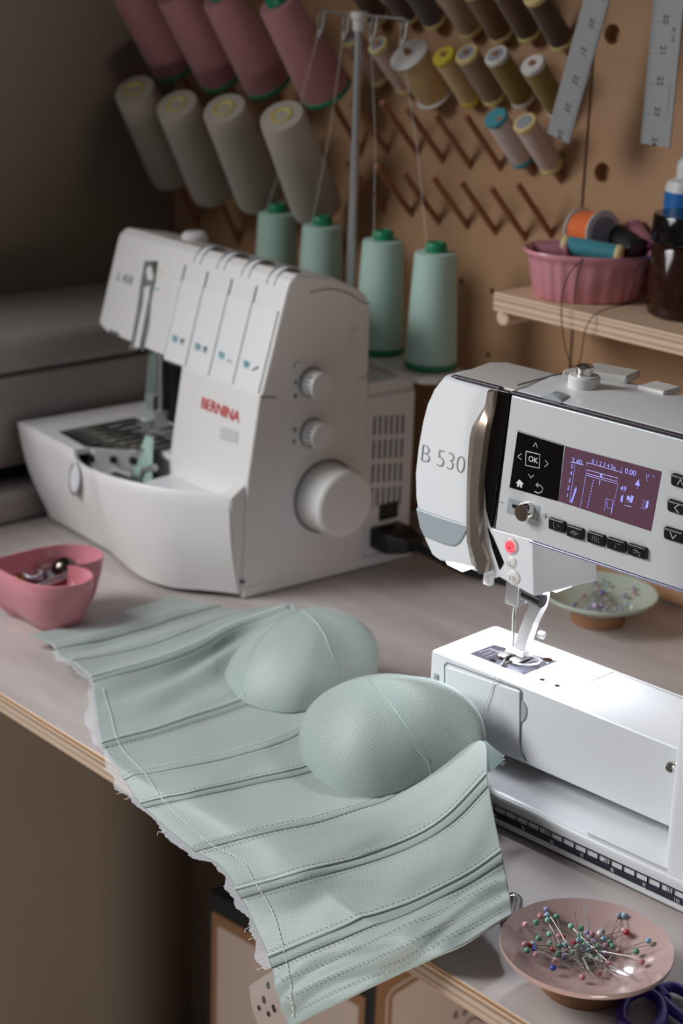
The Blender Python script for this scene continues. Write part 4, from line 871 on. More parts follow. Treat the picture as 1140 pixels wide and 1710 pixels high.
button(858, 938, 0.0044, 0.0044, M['white'], 'reverse_button', 0.0016); button(861, 963, 0.0058, 0.0058, M['white'], 'needle_button', 0.0020)
strokes('button_mark', [[(854,934),(854,942),(862,943)], [(857,958),(858,966)], [(862,960),(865,964),(863,968)]], 0.00022, M['ink'], sm, 0.0046)
# lamp, needle, presser foot
lp = ff(757, 944); bm = bmesh.new(); loft(bm, [[(lp.x-0.010, 0.032, lp.z+0.004), (lp.x+0.010, 0.032, lp.z+0.001), (lp.x+0.010, 0.05, lp.z+0.001), (lp.x-0.010, 0.05, lp.z+0.004)], [(lp.x-0.007, 0.0335, lp.z-0.002), (lp.x+0.008, 0.0335, lp.z-0.0035), (lp.x+0.008, 0.048, lp.z-0.0035), (lp.x-0.007, 0.048, lp.z-0.002)]]); finish('lamp_lens', bm, M['lamp'], sm, bevel=0.001)
bm = bmesh.new(); box(bm, -0.196, -0.165, 0.060, 0.085, 0.1615, 0.1635); finish('lamp_lens', bm, M['lamp'], sm, bevel=0.0005)
nd = BF.onz(857, 1098, 0.097); NX, NY = -0.2030, 0.0640
bm = bmesh.new(); tube(bm, [(NX, NY, 0.195), (NX, NY, 0.150)], 0.0040, 12); box(bm, NX-0.006, NX+0.006, NY-0.006, NY+0.005, 0.141, 0.163); tube(bm, [(NX+0.005, NY-0.001, 0.149), (NX+0.020, NY-0.001, 0.149)], 0.0026, 10); finish('needle_clamp', bm, M['bright_steel'], sm, bevel=0.001)
bm = bmesh.new(); tube(bm, [(NX, NY, 0.143), (NX, NY, 0.128)], 0.0011, 10); tube(bm, [(NX, NY, 0.128), (NX, NY, 0.100), (NX, NY, 0.098)], 0.0007, 8); finish('needle', bm, M['chrome'], sm)
bm = bmesh.new(); tube(bm, [(NX+0.008, NY, 0.152), (NX+0.024, NY, 0.150)], 0.0055, 12); finish('needle_screw', bm, M['black'], sm)
bm = bmesh.new()
rings = []
for x, y, z, ww in ((0.018, 0.004, 0.155, 0.0060), (0.017, 0.004, 0.144, 0.0058), (0.0125, 0.003, 0.130, 0.0050), (0.009, 0.002, 0.116, 0.0050), (0.0075, 0.0015, 0.108, 0.0055)):
    rings.append([(NX+x-ww, NY+y-0.004, z), (NX+x+ww, NY+y-0.004, z), (NX+x+ww, NY+y+0.004, z), (NX+x-ww, NY+y+0.004, z)])
loft(bm, rings); tube(bm, [(NX+0.018, NY+0.004, 0.155), (NX+0.019, NY+0.004, 0.172)], 0.0042, 12)
tube(bm, [(NX+0.018, NY+0.006, 0.121), (NX+0.023, NY+0.006, 0.121)], 0.003, 10)
finish('foot_shank', bm, M['bright_steel'], sm, bevel=0.0008)
bm = bmesh.new(); box(bm, NX-0.006, NX+0.010, NY-0.001, NY+0.007, 0.1015, 0.1070); box(bm, NX-0.009, NX-0.002, NY-0.006, NY+0.014, 0.0982, 0.0998); box(bm, NX+0.002, NX+0.010, NY-0.006, NY+0.014, 0.0982, 0.0998); box(bm, NX-0.009, NX+0.010, NY+0.004, NY+0.014, 0.0982, 0.1002)
tube(bm, [tuple(p) for p in catmull([(NX+0.012, NY, 0.104), (NX+0.022, NY+0.004, 0.103), (NX+0.026, NY-0.003, 0.103), (NX+0.018, NY-0.012, 0.102), (NX+0.010, NY-0.012, 0.101)], 20)], 0.0007, 6)
tube(bm, [(NX-0.008, NY+0.002, 0.104), (NX-0.016, NY+0.004, 0.106)], 0.0009, 6)
finish('presser_foot', bm, M['bright_steel'], sm, bevel=0.0006)
bm = bmesh.new(); box(bm, -0.237, -0.212, 0.050, 0.068, 0.161, 0.165); box(bm, -0.226, -0.219, 0.052, 0.058, 0.152, 0.163); finish('threader_arm', bm, M['white'], sm, bevel=0.0015)
bm = bmesh.new()
tube(bm, [(NX, NY-0.0013, 0.160), (NX-0.001, NY-0.0015, 0.130), (NX, NY-0.001, 0.102)], 0.00035, 5)
tp = [BF.onz(845, 1098, 0.0972), BF.onz(832, 1117, 0.0966), BF.onz(827, 1130, 0.0962), BF.ony(824, 1140, 0.0325), BF.ony(815, 1165, 0.0322), BF.ony(809, 1180, 0.032), BF.ony(807, 1200, 0.032)]
tube(bm, [tuple(p) for p in catmull([tuple(p) for p in tp], 30)], 0.00035, 5); finish('needle_thread', bm, plain('white_thread', (226,228,226), 0.6), sm)
# top details
wb = BF.onz(972, 636, Z1+0.008); bm = bmesh.new(); lathe(bm, [(0.0001,0),(0.0112,0),(0.0112,0.008),(0.0100,0.0095),(0.0001,0.0095)], 32, Matrix.Translation((wb.x, wb.y+0.002, Z1+0.0025))); finish('winder_base', bm, M['white'], sm)
bm = bmesh.new(); lathe(bm, [(0.0001,0.009),(0.0062,0.009),(0.0058,0.012),(0.0064,0.0135),(0.0064,0.0155),(0.0035,0.0175),(0.0001,0.018)], 28, Matrix.Translation((wb.x, wb.y+0.002, Z1+0.0025))); finish('winder_post', bm, M['chrome'], sm)
wd = BF.onz(930, 661, Z1+0.002); bm = bmesh.new(); lathe(bm, [(0.0001,-0.006),(0.0150,-0.006),(0.0155,-0.005),(0.0155,0.005),(0.0150,0.006),(0.0001,0.006)], 40, Matrix.Translation((wd.x, wd.y, Z1-0.0118)) @ Matrix.Rotation(PI/2, 4, 'X')); finish('tension_wheel', bm, plain('grey_wheel', (172, 178, 180), 0.4), sm)
text_on('numeral', '3', 0.006, M['ink'], sm, (wd.x-0.002, wd.y, Z1+0.0042), (1,0,0), (0,1,0), 0.0001)
pb = [BF.onz(a, b, Z1+0.008) for a, b in ((940,622),(995,610),(1036,618),(975,632))]
bm = bmesh.new(); prism(bm, [(-0.203,0.098),(-0.200,0.136),(-0.165,0.142),(-0.160,0.118),(-0.186,0.110)], 'z', Z1+0.001, Z1+0.0075); finish('carry_handle', bm, M['grey_roof'], sm, bevel=0.0025, seg=3)
bm = bmesh.new(); tube(bm, [(X0-0.0005, fy(Z1)+0.006, Z1+0.0032), (X0-0.0005, 0.105, Z1+0.0040)], 0.0007, 6); finish('lid_gap', bm, M['light_seam'], sm)
for a_ in ((-0.148, -0.125, 0.112, 0.134, Z1+0.0005, Z1+0.005), (-0.098, -0.082, 0.108, 0.132, Z1, Z1+0.006)):
    bm = bmesh.new(); box(bm, *a_); finish('spool_holder', bm, M['white'], sm, bevel=0.002)
bm = bmesh.new(); lathe(bm, [(0.0001,0),(0.008,0),(0.0085,0.004),(0.006,0.0075),(0.0001,0.008)], 24, Matrix.Translation((-0.053, 0.105, Z1+0.002))); finish('spool_holder_cap', bm, M['white'], sm)
# thumb screw on arm
ts = BF.ony(1121, 1277, 0.028); bm = bmesh.new(); lathe(bm, [(0.0001,0),(0.0026,0),(0.0040,0.003),(0.0040,0.006),(0.0028,0.0075),(0.0001,0.008)], 20, Matrix.Translation((ts.x, 0.033, ts.z-0.002)) @ Matrix.Rotation(PI/2, 4, 'X')); lathe(bm, [(0.0001,0),(0.004,0),(0.004,0.006),(0.0001,0.007)], 20, Matrix.Translation((ts.x+0.006, 0.036, ts.z+0.001)) @ Matrix.Rotation(PI/2, 4, 'X')); tube(bm, [(ts.x, 0.030, ts.z-0.002), (ts.x+0.006, 0.032, ts.z+0.001)], 0.0028, 10); finish('lever_stud', bm, M['chrome'], sm)
# the machine's own sewing light
sl_d = bpy.data.lights.new('sewing_light', 'SPOT'); sl_d.energy = 0.85; sl_d.color = (0.90, 0.92, 1.0); sl_d.spot_size = math.radians(172); sl_d.spot_blend = 0.45; sl_d.shadow_soft_size = 0.010
slo = bpy.data.objects.new('sewing_light', sl_d); COL.objects.link(slo); slo.parent = sm
slo.location = (-0.180, 0.072, 0.158); slo.rotation_euler = (0, 0, 0)
s2_d = bpy.data.lights.new('sewing_light', 'SPOT'); s2_d.energy = 0.40; s2_d.color = (0.90, 0.92, 1.0); s2_d.spot_size = math.radians(165); s2_d.spot_blend = 0.5; s2_d.shadow_soft_size = 0.007
s2o = bpy.data.objects.new('sewing_light', s2_d); COL.objects.link(s2o); s2o.parent = sm
s2o.location = (lp.x, 0.040, lp.z-0.011); s2o.rotation_euler = (0, math.radians(14), 0)

# ------------------------------------------------------------------ corset
def cp(px, py, z):
    """point of the garment: on the table at height z, past the table edge it hangs"""
    ye = 1159+0.626*px
    d = py-ye
    if d > 0:
        return at_y(px, py, TE-0.004-min(0.05, 0.00022*d))
    return at_z(px, py, z)
rows_px = [
 [(48,1060,.012),(100,1051,.007),(160,1036,.007),(220,1016,.008),(290,996,.008)],
 [(82,1074,.011),(150,1059,.012),(225,1040,.010),(285,1022,.009),(340,1008,.009)],
 [(104,1098,.012),(180,1086,.008),(260,1062,.010),(335,1036,.010),(402,1018,.012)],
 [(152,1134,.014),(230,1116,.016),(315,1088,.020),(395,1046,.030),(492,1010,.050)],
 [(158,1186,.007),(250,1163,.010),(330,1128,.012),(402,1085,.020),(500,1046,.040)],
 [(170,1246,.006),(260,1222,.008),(340,1196,.008),(412,1170,.009),(520,1110,.012)],
 [(205,1302,.006),(300,1281,.009),(400,1259,.009),(480,1232,.010),(570,1150,.012)],
 [(236,1345,.010),(320,1327,.010),(410,1307,.010),(512,1284,.012),(600,1240,.010)],
 [(322,1420,.012),(430,1394,.012),(530,1380,.016),(610,1356,.016),(700,1290,.014)],
 [(372,1452,.012),(480,1424,.014),(600,1400,.020),(715,1345,.034),(806,1238,.062)],
 [(396,1490,.012),(500,1461,.012),(640,1424,.016),(740,1374,.034),(813,1300,.054)],
 [(424,1545,.012),(530,1509,.014),(660,1469,.018),(760,1422,.032),(825,1364,.044)],
 [(450,1604,.012),(560,1559,.012),(690,1510,.016),(780,1466,.026),(838,1428,.034)],
 [(462,1660,.012),(570,1614,.012),(690,1560,.018),(790,1512,.022),(848,1480,.026)],
 [(482,1718,.012),(580,1668,.012),(660,1631,.016),(750,1588,.018),(856,1526,.022)]]
NT = 25
rows = np.array([catmull([tuple(cp(*p)) for p in r], NT) for r in rows_px])
gap = np.linalg.norm(np.diff(rows, axis=0), axis=2).mean(1); sk = np.r_[0, np.cumsum(gap)]; SLEN = sk[-1]; TLEN = np.linalg.norm(np.diff(rows, axis=1), axis=2).sum(1).mean()
tk = np.linspace(0, 1, NT)
def surf(s, t):
    """s in row numbers (0..14) array, t array -> grid of points [len(s), len(t), 3]"""
    s = np.interp(np.asarray(s, float), np.arange(len(sk)), sk)
    a = cubic(rows, sk, s); b = cubic(np.swapaxes(a, 0, 1).copy(), tk, np.clip(t, -0.2, 1)); return np.swapaxes(b, 0, 1)
def wrinkle(s, t):
    s = np.asarray(s)[:, None]; t = np.asarray(t)[None, :]
    w_ = 0.0034*np.sin(s*6.3+1.2*np.sin(t*3))*np.exp(-((s-2.6)/1.5)**2)*(0.35+0.65*np.sin(PI*np.clip(t, 0, 1))**0.6)
    w_ += 0.0022*np.sin(s*8.0+3*t)*np.exp(-((s-4.4)/0.9)**2)*np.clip(t*1.3, 0, 1)
    w_ += 0.0050*np.exp(-((s-7.9-0.5*t)/0.5)**2)*np.exp(-((t-0.55)/0.22)**2)
    w_ -= 0.0030*np.exp(-((s-8.9)/0.4)**2)*np.exp(-((t-0.75)/0.2)**2)
    w_ += 0.0009*np.sin(s*9+2.0*np.sin(9*t)+5*t)*np.exp(-((s-13.2)/0.8)**2)
    w_ += 0.0005*np.sin(s*3.1+t*14)*np.sin(t*9+s)
    return w_
def normals(P):
    ds = np.gradient(P, axis=0); dt = np.gradient(P, axis=1); n = np.cross(ds, dt); n /= np.maximum(np.linalg.norm(n, axis=2, keepdims=True), 1e-12)
    if n[..., 2].mean() < 0: n = -n
    return n
def settle(P, lift=0.0):
    dy = np.clip(TE-0.002-P[..., 1], 0, None); floor_z = 0.0030+lift-dy*1.1-dy*dy*60
    d_ = P[..., 2]-floor_z; k_ = 0.004; P[..., 2] = floor_z+0.5*(d_+np.sqrt(d_*d_+k_*k_))
    # resting on the base of the sewing machine
    lx = (P[..., 0]-BF.o.x)*BF.ex.x + (P[..., 1]-BF.o.y)*BF.ex.y; ly = (P[..., 0]-BF.o.x)*BF.ey.x + (P[..., 1]-BF.o.y)*BF.ey.y
    onb = (lx > -0.24) & (ly > -0.008); P[..., 2] = np.where(onb, np.maximum(P[..., 2], 0.0290+lift), P[..., 2])
    return P
_fs = np.linspace(0, 14, 281); _ft = np.linspace(0, 1, 121)
def fabric(s, t, off=0.0):
    P = surf(s, t); n = normals(P); P = P + n*(wrinkle(s, t)[..., None]); P = settle(P); return P + n*off
def grid_object(name, P, mat, parent, uv=None, thick=0.0, keep=None):
    ns, nt = P.shape[:2]; me = bpy.data.meshes.new(name); idx = np.arange(ns*nt).reshape(ns, nt)
    f = np.stack([idx[:-1, :-1], idx[1:, :-1], idx[1:, 1:], idx[:-1, 1:]], -1)
    if keep is not None: f = f[keep]
    f = f.reshape(-1, 4)
    me.from_pydata(P.reshape(-1, 3).tolist(), [], f.tolist())
    if uv is not None:
        l = me.uv_layers.new(name='UVMap'); U = uv.reshape(-1, 2); vi = np.array([lp_.vertex_index for lp_ in me.loops]); l.data.foreach_set('uv', U[vi].ravel())
    me.update(); o = link(name, me, mat, parent, angle=80)
    if thick: md = o.modifiers.new('solid', 'SOLIDIFY'); md.thickness = thick; md.offset = -1
    return o
CO = Vector((-0.85, 0.75, 0.0))
co = empty('corset', CO, 0, 'unfinished mint green corset draped over the table edge', 'corset')
COn = np.array(CO)
def uvs(s, t): 
    A, B_ = np.meshgrid(np.interp(s, np.arange(len(sk)), sk), np.asarray(t)*TLEN, indexing='ij'); return np.stack([A, B_], -1)
ss, tt_ = np.linspace(0, 14, 281), np.linspace(0.0, 1, 121)
o = grid_object('bodice', fabric(ss, tt_)-COn, M['mint'], co, uvs(ss, tt_), 0.0014)
# boning channels: a flat tape with a raised ridge along one side
def strip(name, s0, half, t0, t1, mat, off=0.0005, crown=0.0, n=90, m=7, shift=0.0):
    """band of width 2*half (metres) following row position s0"""
    t = np.linspace(t0, t1, n); base = np.interp(s0, np.arange(len(sk)), sk)
    loc = np.interp(base+shift+np.linspace(-half, half, m), sk, np.arange(len(sk)))
    P = surf(loc, t); nn = normals(surf(np.linspace(max(s0-0.3,0), min(s0+0.3,14), m), t)); P = P + nn*(wrinkle(loc, t)[..., None]); P = settle(P)
    h = off + crown*np.sin(PI*np.linspace(0, 1, m))[:, None]; P = P + nn*h[..., None]
    return grid_object(name, P-COn, mat, co, uvs(loc, t), 0.0006)
chan = [(1.35,0,1),(2.25,0,1),(3.0,0,.97),(5.0,0,.78),(6.0,0,.74),(7.0,0,.72),(8.0,0,.82),(10.0,0,1),(12.0,0,1)]
for k, (s0, ta, tb_) in enumerate(chan):
    strong = s0 in (3.0, 5.0, 7.0, 10.0, 12.0)
    if strong:
        strip('boning_channel', s0, 0.0042, ta, tb_, M['mint_strip'], 0.0004, 0.0007, shift=0.0028)
        strip('seam_ridge', s0, 0.0016, ta, tb_, M['mint_ridge'], 0.0007, 0.0011, m=5, shift=-0.0032)
    else: strip('boning_channel', s0, 0.0040, ta, tb_, M['mint_strip'] if k > 4 else M['mint'], 0.0004, 0.0005)
# stitching
def stitches(name, path_st, mat, step=0.0036, dash=0.0021, r=0.00022):
    path = np.asarray(path_st, float); bm = bmesh.new(); n = 400
    st = catmull(path, n) if len(path) > 2 else path[0]+(path[1]-path[0])*np.linspace(0, 1, n)[:, None]
    pts = np.empty((n, 3))
    for i, (s_, t_) in enumerate(st):
        s3 = np.array([max(s_-0.08, 0), s_, min(s_+0.08, 14)]); t3 = np.array([max(t_-0.01, 0), t_, min(t_+0.01, 1)])
        if s3[0] == s3[1]: s3 = s3+np.array([0, .05, .1])
        if t3[2] == t3[1]: t3 = np.array([t_-0.02, t_-.01, t_])
        if t3[0] == t3[1]: t3 = t3+np.array([0, .005, .01])
        P = surf(s3, t3); nn = normals(P); P = settle(P + nn*(wrinkle(s3, t3)[..., None])); pts[i] = P[1, 1] + nn[1, 1]*0.0012
    d = np.r_[0, np.cumsum(np.linalg.norm(np.diff(pts, axis=0), axis=1))]
    q = lambda x: np.array([np.interp(x, d, pts[:, k]) for k in range(3)])
    x = 0
    while x+dash < d[-1]:
        tube(bm, [tuple(q(x)-COn), tuple(q(x+dash)-COn)], r, 4); x += step
    return finish(name, bm, mat, co, smooth=False)
ds_ = 0.0085
def srow(s0, d_): return float(np.interp(np.interp(s0, np.arange(len(sk)), sk)+d_, sk, np.arange(len(sk))))
for s0, ta, tb_ in chan:
    for d_ in (-0.006, 0.0085): stitches('stitching', [(srow(s0, d_), 0.02), (srow(s0, d_), tb_)], M['stitch_dark'] if s0 > 6.5 else M['stitch_light'])
for s0 in (12.7, 13.2, 13.65): stitches('stitching', [(s0, 0.03), (s0, 0.97)], M['stitch_dark'])
_FP = fabric(np.linspace(0, 14, 281), np.linspace(0, 1, 121))-np.array(CAM); _z = _FP@np.array(CF); _X = IW/2+FPX*(_FP@np.array(CR))/_z; _Y = IH/2-FPX*(_FP@np.array(CU))/_z
def st_at(a, b):
    k = np.unravel_index((np.hypot(_X-a, _Y-b)).argmin(), _X.shape); return (k[0]*14/280, k[1]/120)
stitches('waist_stitching', [st_at(*q_) for q_ in ((172,1152),(184,1195),(212,1262),(250,1305),(300,1360),(345,1402),(420,1462),(452,1512),(474,1580),(486,1650),(492,1700))], M['stitch_light'], 0.0036, 0.0026, 0.00032)
tipP = [at_z(806, 1238, .061), at_z(820, 1250, .057), at_z(838, 1263, .052)]; low = [at_z(811, 1290, .050), at_z(822, 1283, .050), at_z(832, 1273, .050)]
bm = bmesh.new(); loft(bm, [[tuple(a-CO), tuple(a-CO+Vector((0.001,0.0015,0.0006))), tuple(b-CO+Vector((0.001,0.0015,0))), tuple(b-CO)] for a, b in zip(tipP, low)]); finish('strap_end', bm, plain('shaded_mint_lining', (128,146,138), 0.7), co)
bm = bmesh.new()
for k in range(16):
    a = tipP[2].lerp(low[2], random.random())-CO; tube(bm, [tuple(a), tuple(a+CR*random.uniform(.001,.004)-CU*random.uniform(-.002,.004))], 0.0002, 4)
for k in range(9):
    a = tipP[0].lerp(tipP[2], k/8)-CO-CF*0.0012-CU*0.0012; tube(bm, [tuple(a), tuple(a+(tipP[2]-tipP[0]).normalized()*0.0012)], 0.00028, 4)
finish('strap_threads', bm, M['stitch_light'], co)
# raw edge
t0 = np.linspace(-0.045, 0.004, 4); s_f = np.linspace(1.5, 12.2, 260)
P = surf(s_f, np.r_[0.0, 0.02]); dirv = P[:, 0]-P[:, 1]; dirv /= np.linalg.norm(dirv, axis=1, keepdims=True)
nz = normals(surf(s_f, np.array([0, .01, .02])))[:, 0]
P0 = fabric(s_f, np.array([0.0, 0.01, 0.02]))[:, 0]
ln = 0.0058 + 0.0026*np.sin(s_f*3.3) + 0.0016*np.sin(s_f*9.1+1) + rng.uniform(-.0006, .0006, len(s_f))
ln = np.clip(ln, 0.0012, None)
Pf = np.stack([P0-dirv*0.002-nz*0.0006, P0+dirv*ln[:, None]*0.5-nz*0.0004, P0+dirv*ln[:, None]+nz*rng.uniform(-.0012, .0006, len(s_f))[:, None]], 1)
Pf = settle(Pf, -0.0012)
grid_object('frayed_edge', Pf-COn, M['fray'], co)
bm = bmesh.new()
for k in range(30):
    i = random.randrange(len(s_f)); a = P0[i]+dirv[i]*ln[i]*0.6; L = random.uniform(0.001, 0.0035)
    b_ = a + dirv[i]*L + rng.normal(0, 0.0016, 3); c_ = b_ + dirv[i]*L*0.4 + rng.normal(0, 0.0016, 3)
    for v in (a, b_, c_):
        if v[1] > TE-0.003: v[2] = max(v[2], 0.0008)
    tube(bm, [tuple(a-COn), tuple(b_-COn), tuple(c_-COn)], 0.00018, 4)
tag(finish('loose_threads', bm, M['stitch_light'], co), kind='stuff')
# sheer tab with marker spots hanging from the hem
s_t = np.linspace(12.2, 14, 24); P0 = surf(s_t, np.array([0., .02])); dv = P0[:, 0]-P0[:, 1]; dv /= np.linalg.norm(dv, axis=1, keepdims=True)
nz = normals(surf(s_t, np.array([0, .01, .02])))[:, 0]
Pt = np.stack([P0[:, 0]-dv*0.004-nz*0.0018 + dv*k_*0.0046 + np.array([0, 0, -0.0012*k_]) for k_ in range(6)], 1)
grid_object('sheer_tab', Pt-COn, M['sheer'], co)
bm = bmesh.new()
for i, j in ((4,2),(5,2),(8,3),(9,3),(10,4),(13,2),(14,2),(14,3)):
    c = Pt[i, j]-COn+nz[i]*0.0006; a_, b_ = (Pt[i+1, j]-Pt[i, j]), (Pt[i, j+1]-Pt[i, j]) if j < 5 else (Pt[i, j]-Pt[i, j-1])
    a_, b_ = a_/np.linalg.norm(a_)*0.0018, b_/np.linalg.norm(b_)*0.0014
    bm.faces.new([bm.verts.new(tuple(c+a_*math.cos(x)+b_*math.sin(x))) for x in np.linspace(0, 2*PI, 9)[:-1]])
finish('marker_spots', bm, M['ink_dark'], co, smooth=False)
# cups
def cup(loop, apex_h, seam_paths, lean=(0, 0), p=2.35):
    L = catmull(loop+[loop[0]], 97)[:-1]; c = L.mean(0); nrm_ = Vector((lean[0], lean[1], 1)).normalized(); nrm_ = np.array(nrm_)
    th_l = np.linspace(0, 2*PI, 97)[:-1]
    def dome(u, v):
        r = np.minimum(np.hypot(u, v), 1); a = np.mod(np.arctan2(v, u), 2*PI)
        i = a/(2*PI)*96; i0 = np.floor(i).astype(int) % 96; f = (i-np.floor(i))[..., None]; Bp = L[i0]*(1-f)+L[(i0+1) % 96]*f
        h = (1-r**p)**(1/p)
        return c + (Bp-c)*r[..., None]*np.array([1, 1, 1]) + nrm_*apex_h*h[..., None]
    return dome, c
def build_cup(dome, seams):
    R = np.sin(np.linspace(0, PI/2, 40)); A = np.linspace(0, 2*PI, 97)
    U = R[:, None]*np.cos(A)[None, :]; V = R[:, None]*np.sin(A)[None, :]; P = dome(U, V)
    r_arc = np.linspace(0, PI/2, 40)*0.06
    uv = np.stack([r_arc[:, None]*np.cos(A), r_arc[:, None]*np.sin(A)], -1)
    o = grid_object('cup', P-COn, M['mint_cup'], co, uv, 0.0)
    # one welded shell
    bm = bmesh.new(); bm.from_mesh(o.data); bmesh.ops.remove_doubles(bm, verts=bm.verts, dist=1e-6); bm.to_mesh(o.data); bm.free()
    for uvp in seams:
        q = catmull(uvp, 40); P = dome(q[:, 0], q[:, 1]); e_ = 1e-3
        n1 = dome(q[:, 0]+e_, q[:, 1])-P; n2 = dome(q[:, 0], q[:, 1]+e_)-P; nn = np.cross(n1, n2); nn /= np.maximum(np.linalg.norm(nn, axis=1, keepdims=True), 1e-12)
        nn[nn[:, 2] < 0] *= -1
        bm = bmesh.new(); tg = np.gradient(P, axis=0); tg /= np.linalg.norm(tg, axis=1, keepdims=True); sd = np.cross(tg, nn)
        rings = []
        for i in range(len(P)):
            b0 = P[i]-COn; rings.append([tuple(b0+sd[i]*w__+nn[i]*h_) for w__, h_ in ((-0.0016,-0.0003),(-0.0012,0.0002),(-0.0003,0.0005),(0.0,-0.0001),(0.0003,0.0005),(0.0012,0.0002),(0.0016,-0.0003))])
        loft(bm, rings, cap=False, closed=False); s_o = finish('cup_seam', bm, M['mint_cup_seam'], co, angle=80)
    return o
def seam_path(dome, pix):
    """unit disc coordinates of picture points on the camera side of a cup"""
    R = np.linspace(0, 1, 120); A = np.linspace(0, 2*PI, 240); U = R[:, None]*np.cos(A); V = R[:, None]*np.sin(A); P = dome(U, V)-np.array(CAM)
    z = P@np.array(CF); X = IW/2+FPX*(P@np.array(CR))/z; Y = IH/2-FPX*(P@np.array(CU))/z; out = []
    for a, b in pix:
        d = np.hypot(X-a, Y-b); ok = d < d.min()+3; zz = np.where(ok, z+d*0.002, 1e9); k = np.unravel_index(zz.argmin(), zz.shape); out.append((U[k], V[k]))
    return out
near_loop = [tuple(at_z(*p)) for p in ((499,1245,.012),(512,1285,.010),(540,1313,.010),(580,1330,.012),(620,1332,.015),(660,1324,.019),(720,1293,.030),(770,1262,.044),(808,1236,.058))] + [(-0.7874,0.8488,0.0448),(-0.8315,0.8568,0.0308),(-0.8672,0.8534,0.0194),(-0.8894,0.8375,0.0124),(-0.8974,0.8123,0.0098)]
d1, c1 = cup(near_loop, 0.0542, None, lean=(-0.262, 0.0803), p=2.10)
build_cup(d1, [seam_path(d1, [(609,1129),(628,1150),(652,1180),(676,1212),(700,1252),(722,1290)])])
far_loop = [tuple(at_z(*p)) for p in ((374,1128,.012),(384,1152,.010),(405,1171,.010),(445,1186,.010),(490,1190,.011),(530,1180,.012),(575,1160,.014),(630,1122,.022))] + [(-0.9686,0.918,0.0214),(-1.0002,0.9162,0.02),(-1.024,0.9037,0.0181),(-1.036,0.8802,0.016),(-1.0367,0.8496,0.0138)]
d2, c2 = cup(far_loop, 0.0540, None, lean=(-0.029, 0.3645), p=2.05)
build_cup(d2, [seam_path(d2, [(497,1024),(462,1042),(432,1072),(412,1112),(405,1140),(409,1169)]), seam_path(d2, [(502,1020),(524,1034),(543,1060),(555,1092),(567,1138)])])

# ------------------------------------------------------------------ small things on the table
# heart bowl
hb = empty('heart_bowl', (-1.234, 0.795, 0), 0, 'pink heart shaped bowl of pins and notions near the corset', 'bowl')
hx, hy = Vector((0.70, 0.714)), Vector((-0.714, 0.70))
def heart(sc_, z, n=72):
    out = []
    for i in range(n):
        a = 2*PI*i/n
        X = 16*math.sin(a)**3; Y = 13*math.cos(a)-5*math.cos(2*a)-2*math.cos(3*a)-math.cos(4*a)
        u = (Y-3.0)/16*0.062*sc_; v = X/16*0.054*sc_
        out.append(Vector((hx.x*u+hy.x*v, hx.y*u+hy.y*v, z)))
    return out
bm = bmesh.new(); loft(bm, [heart(0.50,0.0), heart(0.60,0.002), heart(0.82,0.018), heart(0.97,0.038), heart(1.03,0.0515), heart(1.02,0.0535), heart(0.985,0.0535), heart(0.93,0.040), heart(0.76,0.019), heart(0.5,0.006)]); finish('bowl', bm, M['pink_glaze'], hb, angle=70)
def bent_pin(name, a, b, label, mat, r=0.0011, head=0.0):
    o = empty(name, a, 0, label, 'safety pin', 'notions in the heart bowl'); d = Vector(b)-Vector(a); s = d.cross(Vector((0,0,1))).normalized()*0.0035
    bm = bmesh.new(); tube(bm, [tuple(s*0), tuple(d*0.5+Vector((0,0,0.001))), tuple(d), tuple(d+s*0.6+d.normalized()*0.002), tuple(d+s*1.6), tuple(d*0.5+s*1.9), tuple(s*1.4)], r, 8); finish('wire', bm, mat, o)
    bm = bmesh.new(); box(bm, -0.002, 0.002, -0.003, 0.003, -0.002, 0.002)
    for v in bm.verts: v.co = v.co + s*0.7
    finish('clasp', bm, mat, o, bevel=0.0006); return o
bent_pin('safety_pin', at_z(66, 976, .036), at_z(118, 955, .040), 'large silver safety pin lying across the heart bowl', M['steel'], 0.0013)
bent_pin('safety_pin', at_z(84, 975, .033), at_z(96, 984, .030), 'small safety pin under the large one in the heart bowl', M['chrome'], 0.0009)
bd = at_z(108, 944, .040); bm = bmesh.new(); bmesh.ops.create_uvsphere(bm, u_segments=24, v_segments=16, radius=0.0115, matrix=Matrix.Translation((0, 0, 0)))
for v in bm.verts:
    a = math.atan2(v.co.y, v.co.x); v.co *= 1+0.07*math.cos(9*a)*(1-abs(v.co.z)/0.0115)
o = finish('metal_button', bm, plain('dark_silver', (96,90,84), 0.2, 1.0)); o.location = (bd.x, bd.y, bd.z-0.004); tag(o, 'round dark silver button at the back of the heart bowl', 'button')
yb = at_z(30, 964, .034); bm = bmesh.new(); lathe(bm, [(0.0001,0),(0.006,0),(0.0066,0.002),(0.004,0.006),(0.0001,0.007)], 20); o = finish('brass_thimble', bm, plain('brass', (170,120,60), 0.3, 0.9)); o.location = (yb.x, yb.y, yb.z-0.004); tag(o, 'small brass stud at the pointed end of the heart bowl', 'stud')
gl = at_z(54, 957, .034); bm = bmesh.new(); tube(bm, [tuple(gl+Vector((0.010*math.cos(t)-gl.x*0, 0.008*math.sin(t), 0.001*math.sin(2*t)))) for t in np.linspace(0, 2*PI, 25)], 0.0018, 8, cap=False); o = finish('clear_ring', bm, plain('clear_grey_plastic', (168,160,168), 0.15)); tag(o, 'clear grey ring beside the brass stud in the heart bowl', 'ring')
gl2 = at_z(74, 962, .030); bm = bmesh.new(); box(bm, -0.014, 0.014, -0.008, 0.008, -0.002, 0.002); o = finish('clear_clip', bm, plain('clear_violet_plastic', (130,118,130), 0.15), bevel=0.0012); o.location = gl2; o.rotation_euler = (0.2, -0.1, 0.9); tag(o, 'greyish clear plastic clip under the pins in the heart bowl', 'clip')
